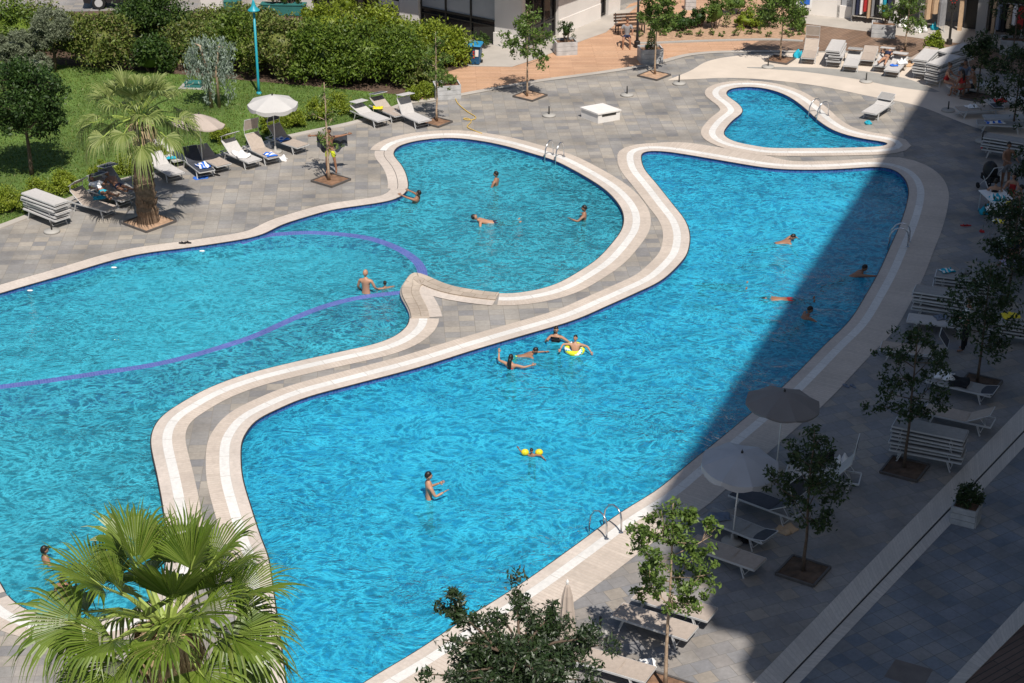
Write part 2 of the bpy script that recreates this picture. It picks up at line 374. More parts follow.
def offset(P, o, closed):
    """right-hand offset (outward for counter-clockwise rings), loops cut away"""
    n = len(P); N = normals(P, closed); ow = o if hasattr(o, '__len__') else [o] * n
    Q = [P[i] + N[i] * ow[i] for i in range(n)]
    A = np.array([(p.x, p.y) for p in P])
    ok = []
    for i in range(n):
        d = np.hypot(A[:, 0] - Q[i].x, A[:, 1] - Q[i].y); d = np.where(np.abs(np.arange(n) - i) < 1, 9, d)
        lo = max(0, i - 40); win = d if closed else d
        idx = [(i + k) % n for k in range(-25, 26)] if closed else list(range(max(0, i - 25), min(n, i + 26)))
        ok.append(min(d[j] for j in idx) > ow[i] * .93 if abs(ow[i]) > .01 else True)
    good = [i for i in range(n) if ok[i]]
    if not good: return Q
    for i in range(n):
        if ok[i]: continue
        a = max([g for g in good if g < i], default=None); b = min([g for g in good if g > i], default=None)
        if a is None and closed: a = good[-1] - n
        if b is None and closed: b = good[0] + n
        if a is None: Q[i] = Q[b].copy(); continue
        if b is None: Q[i] = Q[a].copy(); continue
        t = (i - a) / (b - a); Q[i] = Q[a % n].lerp(Q[b % n], t)
    return Q
def strip(name, A, B, z, mat, closed, zb=None, label=None, parent=None):
    """band between two equally long lines, u runs along it in metres; zb gives it visible edges down to that height"""
    n = len(A); u = [0.0]
    for i in range(1, n + (1 if closed else 0)): u.append(u[-1] + ((A[i % n] - A[i - 1]).length + (B[i % n] - B[i - 1]).length) / 2)
    V = [(p.x, p.y, z) for p in A] + [(p.x, p.y, z) for p in B]; F = []; U = []
    for i in range(n if closed else n - 1):
        j = (i + 1) % n; F.append((i, j, n + j, n + i))
        wa, wb = 0, (A[i] - B[i]).length
        U += [(u[i] + .002, .002), (u[i + 1] + .002, .002), (u[i + 1] + .002, (A[j] - B[j]).length), (u[i] + .002, wb)]
    if zb is not None:
        b = len(V); V += [(p.x, p.y, zb) for p in A] + [(p.x, p.y, zb) for p in B]
        for i in range(n if closed else n - 1):
            j = (i + 1) % n
            F += [(j, i, b + i, b + j), (n + i, n + j, b + n + j, b + n + i)]
            U += [(u[i + 1], 0), (u[i], 0), (u[i], .1), (u[i + 1], .1)] * 2
    me = bpy.data.meshes.new(name); me.from_pydata(V, [], F); me.materials.append(M[mat])
    ul = me.uv_layers.new(name='UVMap'); ul.data.foreach_set('uv', [c for q in U for c in q])
    # faces must look up
    bm = bmesh.new(); bm.from_mesh(me)
    for f in bm.faces:
        if abs(f.normal.z) > .5 and f.normal.z < 0: f.normal_flip()
    bm.to_mesh(me); bm.free()
    o = link(bpy.data.objects.new(name, me), parent)
    if parent is None: tag(o, label, kind='structure')
    return o
def sheet(name, loops, z, mat, label=None, parent=None):
    """flat sheet, first loop outside, the rest holes"""
    vs = [[Vector((p[0], p[1], 0)) for p in l] for l in loops]
    tri = tessellate_polygon(vs); flat = [(p.x, p.y, z) for l in vs for p in l]
    me = bpy.data.meshes.new(name); me.from_pydata(flat, [], [tuple(t) for t in tri]); me.materials.append(M[mat])
    bm = bmesh.new(); bm.from_mesh(me); bmesh.ops.recalc_face_normals(bm, faces=bm.faces)
    for f in bm.faces:
        if f.normal.z < 0: f.normal_flip()
    bm.to_mesh(me); bm.free(); me.update()
    o = link(bpy.data.objects.new(name, me), parent)
    if parent is None: tag(o, label, kind='structure')
    return o
def PW(pts, z=0): return [W(x, y, z) for x, y in pts]
# ------------------------------------------------------------------ pools
A_px = [(642,152.5),(652,151),(672,152.5),(712,159),(767,168),(806,170),(843,169),(875,167),(892,169),(904,177.5),(909,190),(907,205),(900.5,225),(890.5,247.5),(880.5,270),(868,292.5),(850,321),(825.5,345),(783,387.5),(751,414),(719.5,440),(687,466),(658,490),(619.5,514),(568.5,551),(520.5,585),(460,623),(414.5,653),(363.5,683.5),(325,712),(303,728),(292,722),(287,695),(284,671),(277,620),(268,558),(261.5,541),(252,512),(242.5,480),(240.5,460),(241,442.5),(246,432.5),(255,421),(276,410),(306,397.5),(356,384),(418.5,367.5),(471,351),(511,339),(572,321),(607,306),(637,292.5),(662,280),(682,261),(688,250),(689.5,235),(684.5,220),(672,204),(657,185),(644.5,170),(641,160)]
B_px = [(-40,308),(0,293.5),(60,276),(130,256),(200,246),(256,236.5),(281,225),(306,217),(331,210),(361,205.5),(381,202.5),(396,199),(405,193),(408,187),(406,175),(401,165),(395,158),(393,153),(398.5,146),(416,141),(436,138.5),(456,138),(481,141),(506,146),(537,155),(557,161.5),(587,177.5),(607,191),(619.5,205),(624,216),(623,227.5),(616,239),(599.5,257.5),(582,270),(557,284),(532,291),(506,294),(481,291.5),(463.5,289),(446,285),(428.5,276.5),(412,271.5),(406,280),(399,291),(403.5,302.5),(409,312),(410,322),(406,328),(396,336),(376,344),(338.5,352.5),(293.5,362.5),(255,372),(232.5,379),(205,390),(180,404),(162.5,416),(154,427.5),(151,440),(153,455),(157.5,475),(164,511),(167,545),(163,580),(145,606),(110,619),(80,621),(52,617.5),(37,614.5),(20,607.5),(7,596),(0,583.5),(-15,560),(-45,500),(-80,400)]
C_px = [(727,91),(734,88),(749.5,87),(767,89),(783,94),(795.5,101),(808,111),(820.5,122.5),(838,132.5),(863,139),(884,142),(890,144.3),(883,146.5),(863,147.7),(818,148.5),(768,148.3),(755,146),(742,144),(729.5,140),(723.5,135),(724.5,130),(732,121),(741,114),(742.5,110),(738,104),(731,99),(726,95)]
def ring(px):
    P = catmull(PW(px), True); P = smoothc(P, True, 3)
    if area(P) < 0: P.reverse()
    return P
PA, PB, PC = ring(A_px), ring(B_px), ring(C_px)
ZW = -.13
def basin(P, depth, wallmat, floormat, nm, band=None):
    if band:
        basin_wall(P, 0, -band, wallmat, nm); basin_wall(P, -band, depth, floormat, nm)
    else: basin_wall(P, 0, depth, wallmat, nm)
    sheet('pool_floor', [P], depth, floormat)
def basin_wall(P, top, depth, wallmat, nm):
    n = len(P); V = [(p.x, p.y, top) for p in P] + [(p.x, p.y, depth) for p in P]; F = []; U = []; u = 0
    for i in range(n):
        j = (i + 1) % n; F.append((j, i, n + i, n + j)); l = (P[j] - P[i]).length
        U += [(u + l, 0), (u, 0), (u, depth), (u + l, depth)]; u += l
    me = bpy.data.meshes.new('pool_wall'); me.from_pydata(V, [], F); me.materials.append(M[wallmat])
    ul = me.uv_layers.new(name='UVMap'); ul.data.foreach_set('uv', [c for q in U for c in q])
    o = link(bpy.data.objects.new('pool_basin', me)); tag(o, nm, kind='structure')
basin(PA, -1.25, 'pool_wall_tile', 'pool_tile', 'blue mosaic wall of the long main pool', .42)
basin(PB, -1.25, 'pool_wall_tile', 'pool_tile_deep', 'blue mosaic wall of the lagoon pool', .36)
basin(PC, -.75, 'pool_wall_tile', 'pool_tile', 'blue mosaic wall of the small kidney pool')
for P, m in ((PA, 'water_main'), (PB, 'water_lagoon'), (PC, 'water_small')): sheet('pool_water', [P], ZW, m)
# the shallow wading basin inside the lagoon, framed by two purple ledges
arc = catmull(PW([(240,243),(262,236),(281,234),(306,232.5),(331,233.5),(356,236),(376,240),(397,248),(412,257),(421,267),(423,277)], ZW), False)
low = catmull(PW([(-120,402),(-60,395),(0,387),(50,380.5),(100,373),(150,365.5),(187.5,357),(225,346),(256,335.5),(288,321),(318,308.5),(343.5,301),(368.5,296),(402,292.5)], ZW), False)
def ledge(P, wd, nm):
    P = smoothc(P, False, 3); a = offset(P, -wd / 2, False); b = offset(P, wd / 2, False)
    strip('pool_ledge', a, b, ZW + .004, 'ledge_purple', False, zb=-1.24, label=nm)
ledge(arc, .33, 'purple mosaic ledge arcing round the wading pool'); ledge(low, .29, 'purple mosaic ledge crossing the lagoon')
wade = [Vector(p).to_2d() for p in arc] + [Vector(p).to_2d() for p in PW([(409,276),(400,290)], 0)] + [Vector(p).to_2d() for p in reversed(low)]
wade += [Vector(p).to_2d() for p in PW([(-120,340),(-60,314),(0,296),(60,278.5),(130,258),(200,248)], 0)]
sheet('pool_floor', [wade], -.58, 'pool_tile_pale')
# copings: tan edge, white overflow channel, tan bricks outside
def copings(P, closed, widths, z, nm, mats=('coping_tan', 'coping_white', 'coping_outer')):
    lines = [P]; acc = [0.0] * len(P)
    for wd in widths:
        ww = wd if hasattr(wd, '__len__') else [wd] * len(P); acc = [a + b for a, b in zip(acc, ww)]
        lines.append(offset(P, acc, closed))
    for k, m in enumerate(mats): strip('pool_coping', lines[k], lines[k + 1], z, m, closed, label=nm)
    edge = offset(P, -.035, closed)
    strip('pool_edge', edge, P, z - .012, 'dark_metal', closed, label=nm)
    return lines[-1]
nA = normals(PA, True)
ss = lambda x, a, b: max(0, min(1, (x - a) / (b - a))) ** 2 * (3 - 2 * max(0, min(1, (x - a) / (b - a))))
outA = copings(PA, True, (.29, .27, [.36 + .52 * ss(n.x, -.05, .6) for n in nA]), .016, 'coping of the main pool')
copings(PC, True, (.33, .27, .32), .020, 'coping of the small pool')
# the lagoon: near single coping along the lounge deck, full coping on the far round and along the walkway
def near(P, px): 
    q = W(*px).to_2d(); return min(range(len(P)), key=lambda i: (P[i] - q).length)
def arcof(P, a, b):
    i, j = near(P, a), near(P, b); n = len(P); k = (j - i) % n
    return [P[(i + t) % n] for t in range(k + 1)]
# ring is counter-clockwise: from the walkway's foot up ... find which way
segW = arcof(PB, (393, 153), (452, 287)); segW2 = arcof(PB, (452, 287), (393, 153))
deep = segW if len(segW) < len(segW2) else segW2     # shorter way = the round deep pool
fwd = deep is segW
def seg(a, b): return arcof(PB, a, b) if fwd else arcof(PB, b, a)
copings(seg((393.5, 151), (500, 294)), False, (.30, .27, .38), .012, 'coping of the round lagoon end')
copings(seg((412, 320), (8, 597)), False, (.29, .27, .36), .012, 'coping of the lagoon along the walkway')
copings(seg((6, 594), (-15, 560)), False, (.30, .27, .9), .012, 'coping of the lagoon corner')
copings(seg((-38, 308), (408, 187)), False, (.62, .012), .012, 'coping beside the lounge deck', mats=('coping_tan', 'dark_metal'))
copings(seg((407.5, 189), (394.5, 150.5)), False, (.36, .02, .36), .014, 'coping beside the lounge deck', mats=('coping_tan', 'dark_metal', 'coping_tan'))
# raised weir stones round the tip of the peninsula
tip = smoothc(seg((497, 293.5), (412, 318)), False, 2)
it1 = offset(tip, .05, False); it2 = offset(tip, .62, False); it3 = offset(tip, 1.02, False)
strip('pool_weir', it1, it2, .06, 'weir_stone', False, zb=-.2, label='low weir of weathered tan stones round the peninsula tip')
for q in (0, -1): MB().add([(it1[q].x, it1[q].y, -.2), (it2[q].x, it2[q].y, -.2), (it2[q].x, it2[q].y, .06), (it1[q].x, it1[q].y, .06)], [(0, 1, 2, 3)]).build('pool_weir', 'coping_tan')['kind'] = 'structure'
strip('pool_coping', it2, it3, .022, 'coping_tan', False)
# ------------------------------------------------------------------ ground and paving
deck = [(-60, 20), (60, 20), (60, 125), (-60, 125)]
holes = [[(p.x, p.y) for p in P] for P in (PA, PB, PC)]
sheet('ground', [[(-600, -300), (600, -300), (600, 900), (-600, 900)], deck], -.004, 'concrete')
sheet('deck_paving', [deck] + holes, 0, 'stone_left')
def poly(px): return [W(x, y) for x, y in px]
# right-hand deck, laid diagonally
oA = outA; inA = offset(PA, .2, True)
rp = []
i0, i1 = near(PA, (903, 176)), near(PA, (363, 684)); nA_ = len(PA)
ccw = [(i0 + t) % nA_ for t in range((i1 - i0) % nA_ + 1)]; cw = [(i0 - t) % nA_ for t in range((i0 - i1) % nA_ + 1)]
path = ccw if sum(PA[i].x for i in ccw) / len(ccw) > sum(PA[i].x for i in cw) / len(cw) else cw
rp = [(inA[i].x, inA[i].y) for i in path]
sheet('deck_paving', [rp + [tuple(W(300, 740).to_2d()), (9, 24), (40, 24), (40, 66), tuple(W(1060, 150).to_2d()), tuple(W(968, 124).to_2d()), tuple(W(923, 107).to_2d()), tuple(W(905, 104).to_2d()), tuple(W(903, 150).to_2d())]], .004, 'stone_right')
# terrace beyond the double kerb
k1 = [W(768, 668), W(1023, 407)]; 
def lin(a, b, t): return a + (b - a) * t
def ext(p, q, a=-1.2, b=2.2):
    return [lin(W(*p), W(*q), a + (b - a) * i / 60).to_2d() for i in range(61)]
kl, kd, kr = ext((768, 668), (1023, 407)), ext((783, 683), (1023, 432)), ext((800, 683), (1023, 448.5))
kd2 = [a.lerp(b, .12) for a, b in zip(kd, kr)]
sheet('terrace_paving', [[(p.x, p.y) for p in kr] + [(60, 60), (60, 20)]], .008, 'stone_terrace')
strip('kerb', kl, kd, .035, 'kerb_tile', False, zb=0, label='raised tiled kerb along the terrace')
strip('kerb', kd2, kr, .014, 'kerb_tile', False, label='tiled strip below the terrace kerb')
strip('kerb', kd, kd2, .0125, 'black', False, label='drain slot along the terrace kerb')
k2l, k2r = ext((949, 683), (1023, 603)), ext((965.5, 683), (1023, 626))
sheet('timber_floor', [[(p.x, p.y) for p in k2r] + [(60, 50), (60, 20)]], .0125, 'wood_dark')
strip('kerb', k2l, k2r, .035, 'kerb_tile', False, zb=0, label='second tiled kerb beside the timber floor')
sheet('drain_cover', [poly([(895.5, 659.5), (933, 670), (922, 690), (884, 677)])], .0135, 'drain_tile')
# the beige path sweeping round, grey inlay
bt = catmull(poly([(668,80),(690,71),(706,62),(728,57),(760,54.5),(800,53),(850,53),(890,56),(925,64),(950,74),(990,88),(1040,104)]), False)
bl = catmull(poly([(1040,150),(968,125),(923,107.5),(893,100.5),(868,96),(818,86),(768,80),(728,78),(700,79),(668,80.5)]), False)
sheet('path', [[(p.x, p.y) for p in bt + bl]], .008, 'path_beige')
gt = catmull(poly([(747,67.3),(800,67.5),(855,70.5),(893,76),(915,81.5),(940,92)]), False); gb = catmull(poly([(935,92.5),(893,86.5),(855,79),(800,71.5),(747,68)]), False)
sheet('path', [[(p.x, p.y) for p in gt + gb]], .012, 'path_grey')
# timber decks in front of the shops
kf = [(408,101.5),(436,98),(502,86),(537,80),(590,73),(624,68),(650,63.5),(667,59),(684,54.5),(712,51.5),(760,50.5),(805,51)]
kfc = smoothc(catmull(poly(kf), False), False, 3)
sheet('wood_deck', [[(p.x, p.y) for p in kfc] + poly([(806,24),(805,-14),(690,-14),(630,4),(600,34),(582,41),(537,59),(512,67),(470,66),(440,72),(418,86)])], .0045, 'wood_orange')
sheet('wood_deck', [poly([(738,51.2),(805,51),(868,51),(930,60),(1040,78),(1040,58),(968,45),(908,37),(868,32),(805,24),(770,36)])], .016, 'wood_brown')
kfo = offset(kfc, .34, False); strip('kerb', kfc, kfo, .021, 'sidewalk', False, label='pale kerb in front of the timber deck')
sheet('sidewalk', [poly([(420,20),(470,40),(522,52),(562,33),(610,14),(640,4),(606,32.5),(582,41),(537,59),(512,67),(470,66.5),(440,60)])], .0125, 'sidewalk')
sheet('sidewalk', [poly([(790,2),(1045,20),(1045,58.5),(968,45),(908,37),(868,32),(790,22)])], .0205, 'sidewalk')
# planting bed in front of the shops
bf = smoothc(catmull(poly([(640,43),(652,43),(700,41),(767,39.5),(803,41)]), False), False, 2)
sheet('flower_bed', [[(p.x, p.y) for p in bf] + poly([(806,36),(806,22),(780,16),(735,15),(700,16),(672,19),(640,22),(632,33)])], .020, 'soil_light')
strip('kerb', bf, offset(bf, .22, False), .06, 'concrete', False, zb=0, label='grey kerb of the flower bed')
# lawn and hedge bed
lf = smoothc(catmull(poly([(-40,238),(-10,229),(25,216),(75,196),(120,180),(200,160),(283,137),(351,122.5),(380,112),(406,102)]), False), False, 3)
lb = [(406,98),(400,95),(330,88),(260,82),(130,70),(-50,58)]
lawnpoly = [(p.x, p.y) for p in lf] + [tuple(p.to_2d()) for p in poly(lb)]
sheet('lawn', [lawnpoly], .010, 'lawn')
strip('kerb', lf, offset(lf, .32, False), .05, 'sidewalk', False, zb=0, label='pale stone kerb edging the lawn')
sheet('soil_bed', [poly([(-50,59),(130,71),(260,83),(330,89),(400,96),(420,92),(440,74),(468,66),(474,58),(450,40),(400,28),(330,18),(250,14),(140,10),(60,12),(-50,14)])], .0065, 'mulch_shaded_soil')
# grass blades over the lawn
def inpoly(x, y, P):
    P = np.array(P); c = np.zeros(len(x), bool); j = len(P) - 1
    for i in range(len(P)):
        xi, yi, xj, yj = *P[i], *P[j]
        with np.errstate(divide='ignore', invalid='ignore'):
            c ^= ((yi > y) != (yj > y)) & (x < (xj - xi) * (y - yi) / (yj - yi) + xi)
        j = i
    return c
lp = np.array(lawnpoly); n = 90000
gx = rng.uniform(lp[:, 0].min(), lp[:, 0].max(), n); gy = rng.uniform(lp[:, 1].min(), lp[:, 1].max(), n)
k = inpoly(gx, gy, lawnpoly); gx, gy = gx[k], gy[k]; n = len(gx)
hh = rng.uniform(.03, .09, n); a = rng.uniform(0, 6.28, n); wd = rng.uniform(.012, .03, n); tx, ty = rng.normal(0, .035, n), rng.normal(0, .035, n)
V = np.empty((n, 3, 3)); V[:, 0] = np.c_[gx - np.cos(a) * wd, gy - np.sin(a) * wd, np.full(n, .01)]; V[:, 1] = np.c_[gx + np.cos(a) * wd, gy + np.sin(a) * wd, np.full(n, .01)]; V[:, 2] = np.c_[gx + tx, gy + ty, hh + .01]
tag(inst('grass', arr_mesh('grass', V.reshape(-1, 3), np.arange(3 * n).reshape(-1, 3), ['grass_blade'])), 'short green grass of the lawn behind the loungers', kind='stuff')
# ------------------------------------------------------------------ plants
def leaf_arrays(cent, size, up=.35, asp=.45, droop=0, outward=None):
    n = len(cent); d = rng.normal(0, 1, (n, 3))
    if outward is not None: d = d * .8 + outward
    d[:, 2] -= droop; d /= np.linalg.norm(d, axis=1)[:, None] + 1e-9
    nr = rng.normal(0, 1, (n, 3)); nr[:, 2] += up * 3; s = np.cross(d, nr); s /= np.linalg.norm(s, axis=1)[:, None] + 1e-9
    l = (size * rng.uniform(.65, 1.3, n))[:, None]
    V = np.empty((n, 4, 3)); V[:, 0] = cent - d * l * .5; V[:, 1] = cent + s * l * asp * .5 - d * l * .05; V[:, 2] = cent + d * l * .5; V[:, 3] = cent - s * l * asp * .5 - d * l * .05
    return V
def blob_core(c, r, seed, n=14, m=9):
    rs = np.random.default_rng(seed); ph = rs.uniform(0, 6.28, 6); mb = MB()
    def fn(v):
        k = 1 + .13 * math.sin(3 * v.x + ph[0]) * math.cos(4 * v.y + ph[1]) + .1 * math.sin(5 * v.z + ph[2] + 2 * v.x)
        return v * k
    mb.ell(c, r, n, m, fn=fn); return mb
def foliage(name, mat, parent, clumps, nper, size, core=None, **kw):
    """leaf clumps: (centre, radius) spheres filled mostly near their skins"""
    Vs = []
    for (c, r), k in zip(clumps, nper if hasattr(nper, '__len__') else [nper] * len(clumps)):
        k = int(k); d = rng.normal(0, 1, (k, 3)); d /= np.linalg.norm(d, axis=1)[:, None]
        rad = r * rng.uniform(.1, 1, k) ** .5 * rng.choice([1, 1, 1.1, 1.35], k)
        Vs.append(leaf_arrays(np.array(c) + d * rad[:, None] * np.array([1, 1, .85]), size, outward=d * .5, **kw))
    V = np.concatenate(Vs).reshape(-1, 3); F = np.arange(len(V)).reshape(-1, 4)
    if core is not None:
        cv = np.array(core.v); cf = np.array([f for f in core.f]); F = np.concatenate([F, cf + len(V)]); V = np.concatenate([V, cv])
    return inst(name, arr_mesh(name, V, F, [mat]), parent)
def bush(px, py, rx, ry, rz, mat, label, cat='shrub', group=None, leaf=.13, n=2600, lumps=26, seed=0, name='shrub', core=.55, base=None, stem='bark_dark', z0=0, **kw):
    """round bush whose middle of the foot stands at photo point px,py"""
    p = base if base is not None else W(px, py); rs = np.random.default_rng(seed + 100)
    t = empty(name, p, 0, label, cat, group)
    cl = []
    for i in range(lumps):
        d = rs.normal(0, 1, 3); d /= np.linalg.norm(d); d[2] = abs(d[2]) * 1.25 - .35
        q = np.array([d[0] * rx, d[1] * ry, d[2] * rz * .82]) * rs.uniform(.55, .92) + np.array([0, 0, rz * .42 + z0]) 
        cl.append((q, min(rx, ry, rz) * rs.uniform(.16, .48)))
    c = blob_core((0, 0, rz * .5 + z0), (rx * core, ry * core, rz * .55 * core), seed) if core else None
    foliage('foliage', mat, t, cl, n * 1.3 / lumps, leaf, core=c, **kw)
    s = MB()
    for k in range(4):
        a = k * 1.57 + seed; s.tube([(math.cos(a) * rx * .15, math.sin(a) * ry * .15, 0), (math.cos(a) * rx * .4, math.sin(a) * ry * .4, rz * .4 + z0)], [.03, .015], 5)
    s.build('stem', stem, t)
    return t
def tree(base, h, crown, mat, label, cat='tree', group=None, leaf=.1, n=1600, limbs=9, trunk=.045, bark='bark_pale', seed=0, lean=(0, 0), clump=.31, name='young_tree', per=9, core=None, **kw):
    """slim tree: crown = (z bottom, z top, radius)"""
    rs = random.Random(seed); t = empty(name, base, 0, label, cat, group); zb, zt, r = crown
    lx, ly = lean; mb = MB(); k = 9
    tp = [Vector((lx * (i / (k - 1)) ** 1.3 + rs.uniform(-.02, .02) * (i > 0), ly * (i / (k - 1)) ** 1.3 + rs.uniform(-.02, .02) * (i > 0), h * .96 * i / (k - 1))) for i in range(k)]
    mb.tube(tp, [trunk * (1 - .75 * i / (k - 1)) * (1.25 if i == 0 else 1) for i in range(k)], 8)
    def at(z):
        f = max(0, min(1, z / (h * .96))) * (k - 1); i = min(k - 2, int(f)); return tp[i].lerp(tp[i + 1], f - i)
    ends = []
    for i in range(limbs):
        f = (i + rs.random() * .7) / limbs; z = zb + (zt - zb) * f * .86
        prof = math.sin(math.pi * (.16 + .80 * f)) ** .7
        a = i * 2.4 + rs.uniform(-.5, .5); ln = r * prof * rs.uniform(.6, 1.08)
        p0 = at(max(.2, z - .25 * ln)); p2 = at(z) + Vector((math.cos(a) * ln, math.sin(a) * ln, .22 * ln + rs.uniform(-.1, .12))); p1 = p0.lerp(p2, .5) + Vector((0, 0, -.05 * ln))
        mb.tube([p0, p1, p2], [trunk * .36, trunk * .25, trunk * .10], 5)
        for q in range(per):
            e = p1.lerp(p2, rs.uniform(.25, 1.08)) + Vector((rs.gauss(0, .19), rs.gauss(0, .19), rs.gauss(.03, .17))) * r
            ends.append((np.array(e), clump * rs.uniform(.35, .85) * r))
            if q % 2 == 0: mb.tube([p1.lerp(p2, .5), e], [trunk * .16, trunk * .06], 4)
    ends.append((np.array(at(zt - .1)), clump * r * .7)); ends.append((np.array(at(zt - .35)), clump * r * .8))
    mb.build('trunk', bark, t, True)
    foliage('crown', mat, t, ends, n * 2.0 / len(ends), leaf * 1.15, core=core, **kw)
    return t
def treepx(px, py, top, cb, ct, half, mat, label, **kw):
    """tree from photo: foot, top of the tree, bottom and top of crown (all in photo rows) and half width of crown"""
    s = pxm(py); f = .93 / 1; zz = lambda y: (py - y) / (s * (CP + .02)) * 1.0
    # refine height by true projection
    def height(y):
        b = W(px, py); lo, hi = 0, 14
        for _ in range(30):
            m = (lo + hi) / 2; dy = b.y; dz = CAMH - m; dep = dy * CP + dz * SP; v = 341.5 + FOC * (dz * CP - dy * SP) / dep
            if v > y: lo = m
            else: hi = m
        return lo
    h = height(top); kw.setdefault('seed', int(px)); b = W(px, py)
    return tree(b, h, (height(cb), height(ct), half / s), mat, label, **kw)
def pit(px, py, size, label, yaw, soil='soil', group='square tree pits in the paving'):
    t = empty('tree_pit', W(px, py), yaw, label, 'tree pit', group); h = size / 2
    e = MB()
    for a, b in (((-h, -h), (h, -h)), ((h, -h), (h, h)), ((h, h), (-h, h)), ((-h, h), (-h, -h))): e.beam((*a, .03), (*b, .03), .05, .09)
    e.build('edging', 'edging_steel', t)
    s = MB(); k = 8
    vs = [(-h + 2 * h * i / k, -h + 2 * h * j / k, .03 + random.uniform(0, .025)) for i in range(k + 1) for j in range(k + 1)]
    s.add(vs, [(i * (k + 1) + j, (i + 1) * (k + 1) + j, (i + 1) * (k + 1) + j + 1, i * (k + 1) + j + 1) for i in range(k) for j in range(k)]); s.build('soil', soil, t)
    return t
# --- young trees in pits
G1 = 'young trees planted in square pits'
yt = [
 ((437,122), 28, 86, 32, 15, 'leaf_young', 'sparse young tree beside the three loungers left of the hose', dict(n=700, leaf=.11, limbs=9)),
 ((329,181), 78, 150, 82, 17, 'leaf_young', 'nearly bare young tree in front of the man in yellow shorts', dict(n=260, leaf=.10, limbs=8, trunk=.055)),
 ((527,97), 8, 62, 12, 24, 'leaf_young', 'young leafy tree between the blue bin and the white concrete box', dict(n=1500, leaf=.12)),
 ((655,75), -14, 29, -12, 21, 'leaf_young', 'young tree beside the planter with a dark cone shrub', dict(n=1800, leaf=.13, limbs=11)),
 ((780,61), -16, 24, -14, 26, 'leaf_young', 'young tree at the edge of the flower bed and beige path', dict(n=2000, leaf=.13, limbs=11)),
 ((905,50), -12, 31, -8, 19, 'leaf_young', 'thin young tree in front of the clothes shop', dict(n=1100, leaf=.12)),
 ((665,690), 494, 606, 500, 44, 'leaf_young', 'sunlit bright green young tree by the two taupe loungers', dict(n=2300, leaf=.10, limbs=13, clump=.22)),
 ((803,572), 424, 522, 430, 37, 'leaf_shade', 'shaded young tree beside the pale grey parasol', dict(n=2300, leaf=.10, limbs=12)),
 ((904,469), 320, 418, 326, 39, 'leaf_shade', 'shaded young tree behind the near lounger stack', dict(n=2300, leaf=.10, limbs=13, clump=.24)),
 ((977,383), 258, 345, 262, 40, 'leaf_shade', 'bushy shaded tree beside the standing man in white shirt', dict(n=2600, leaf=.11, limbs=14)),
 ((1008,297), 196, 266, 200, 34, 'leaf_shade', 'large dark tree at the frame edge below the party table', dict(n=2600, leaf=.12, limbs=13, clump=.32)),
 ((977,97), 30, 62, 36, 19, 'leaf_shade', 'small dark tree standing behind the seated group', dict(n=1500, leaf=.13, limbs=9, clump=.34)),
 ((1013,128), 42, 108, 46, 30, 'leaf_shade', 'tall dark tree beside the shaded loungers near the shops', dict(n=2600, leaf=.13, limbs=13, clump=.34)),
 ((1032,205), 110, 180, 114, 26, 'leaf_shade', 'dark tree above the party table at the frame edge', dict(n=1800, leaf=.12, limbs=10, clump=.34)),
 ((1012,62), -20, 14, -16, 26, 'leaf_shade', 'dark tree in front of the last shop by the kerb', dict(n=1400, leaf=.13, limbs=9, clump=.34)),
]
for (b, top, cb, ct, half, mat, lab, kw) in yt:
  if mat == 'leaf_shade': kw['bark'] = 'bark_dark'; kw['n'] *= .68  # trees in the tower shadow: darker bark paints the shade in
  treepx(*b, top, cb, ct, half, mat, lab, group=G1, **kw)
for px, py, s_, yaw, lab, soil in [(331,181,1.05,-R(38),'square pit of dry soil under the nearly bare tree','soil'),(530,96.5,1.05,-R(38),'square pit of dry soil under the tree by the white box','soil_light'),(437,123,.9,-R(38),'square pit of brown soil beside the three loungers','soil'),
    (654,76,1.05,-R(40),'square pit of pale soil near the cone shrub planter','soil_light'),(780,60.5,1.05,-R(30),'square pit of soil beside the beige path','soil'),(665,692,1.0,-R(30),'sunlit square pit at the bottom frame edge','soil'),
    (803,572,.98,-R(33),'shaded pit with soil darkened for shade beside the pale parasol','mulch_shaded_soil'),(904.5,470,1.0,-R(30),'shaded pit with soil darkened for shade behind the near stack','mulch_shaded_soil'),(980,385,1.0,-R(30),'shaded pit partly under a dark lounger canopy','mulch_shaded_soil'),(977,98,1.1,-R(35),'shaded pit in front of the seated group','mulch_shaded_soil'),(149,223,1.35,-R(40),'square pit of pale gravel under the fan palm','soil_light')]:
    pit(px, py, s_, lab, yaw, soil)  # shaded pits get a darker soil colour that paints in the shade
# --- lawn trees
t = treepx(32, 175, 60, 133, 64, 40, 'leaf_dense', 'dense round headed dark tree standing alone on the lawn', name='lawn_tree', n=7500, leaf=.13, limbs=24, per=8, clump=.36, trunk=.085, bark='bark_dark')
b = W(46, 74); 
def topiary(px, py, zc, r, mat, label, n, leaf):
    t = empty('olive_tree', W(px, py), 0, label, 'tree', 'silvery trees on the lawn'); mb = MB()
    mb.tube([(0, 0, 0), (.06, 0, zc * .4), (-.03, .05, zc - r[2] * .3)], [.1, .07, .05], 8); mb.build('trunk', 'bark_dark', t, True)
    rs = np.random.default_rng(px); cl = []
    for i in range(34):
        d = rs.normal(0, 1, 3); d /= np.linalg.norm(d); cl.append((np.array([d[0] * r[0], d[1] * r[1], zc + d[2] * r[2]]) * [.78, .78, 1] , r[2] * .34))
    foliage('crown', mat, t, cl, n / 34, leaf, core=blob_core((0, 0, zc), (r[0] * .5, r[1] * .5, r[2] * .5), px), asp=.24)
topiary(55, 72, 1.95, (.95, .95, .78), 'leaf_olive', 'clipped silver green olive ball behind the dark lawn tree', 9000, .17)
topiary(20, 72, 1.15, (1.15, .9, .62), 'leaf_olive', 'low spreading grey green olive left of the clipped ball', 8000, .17)
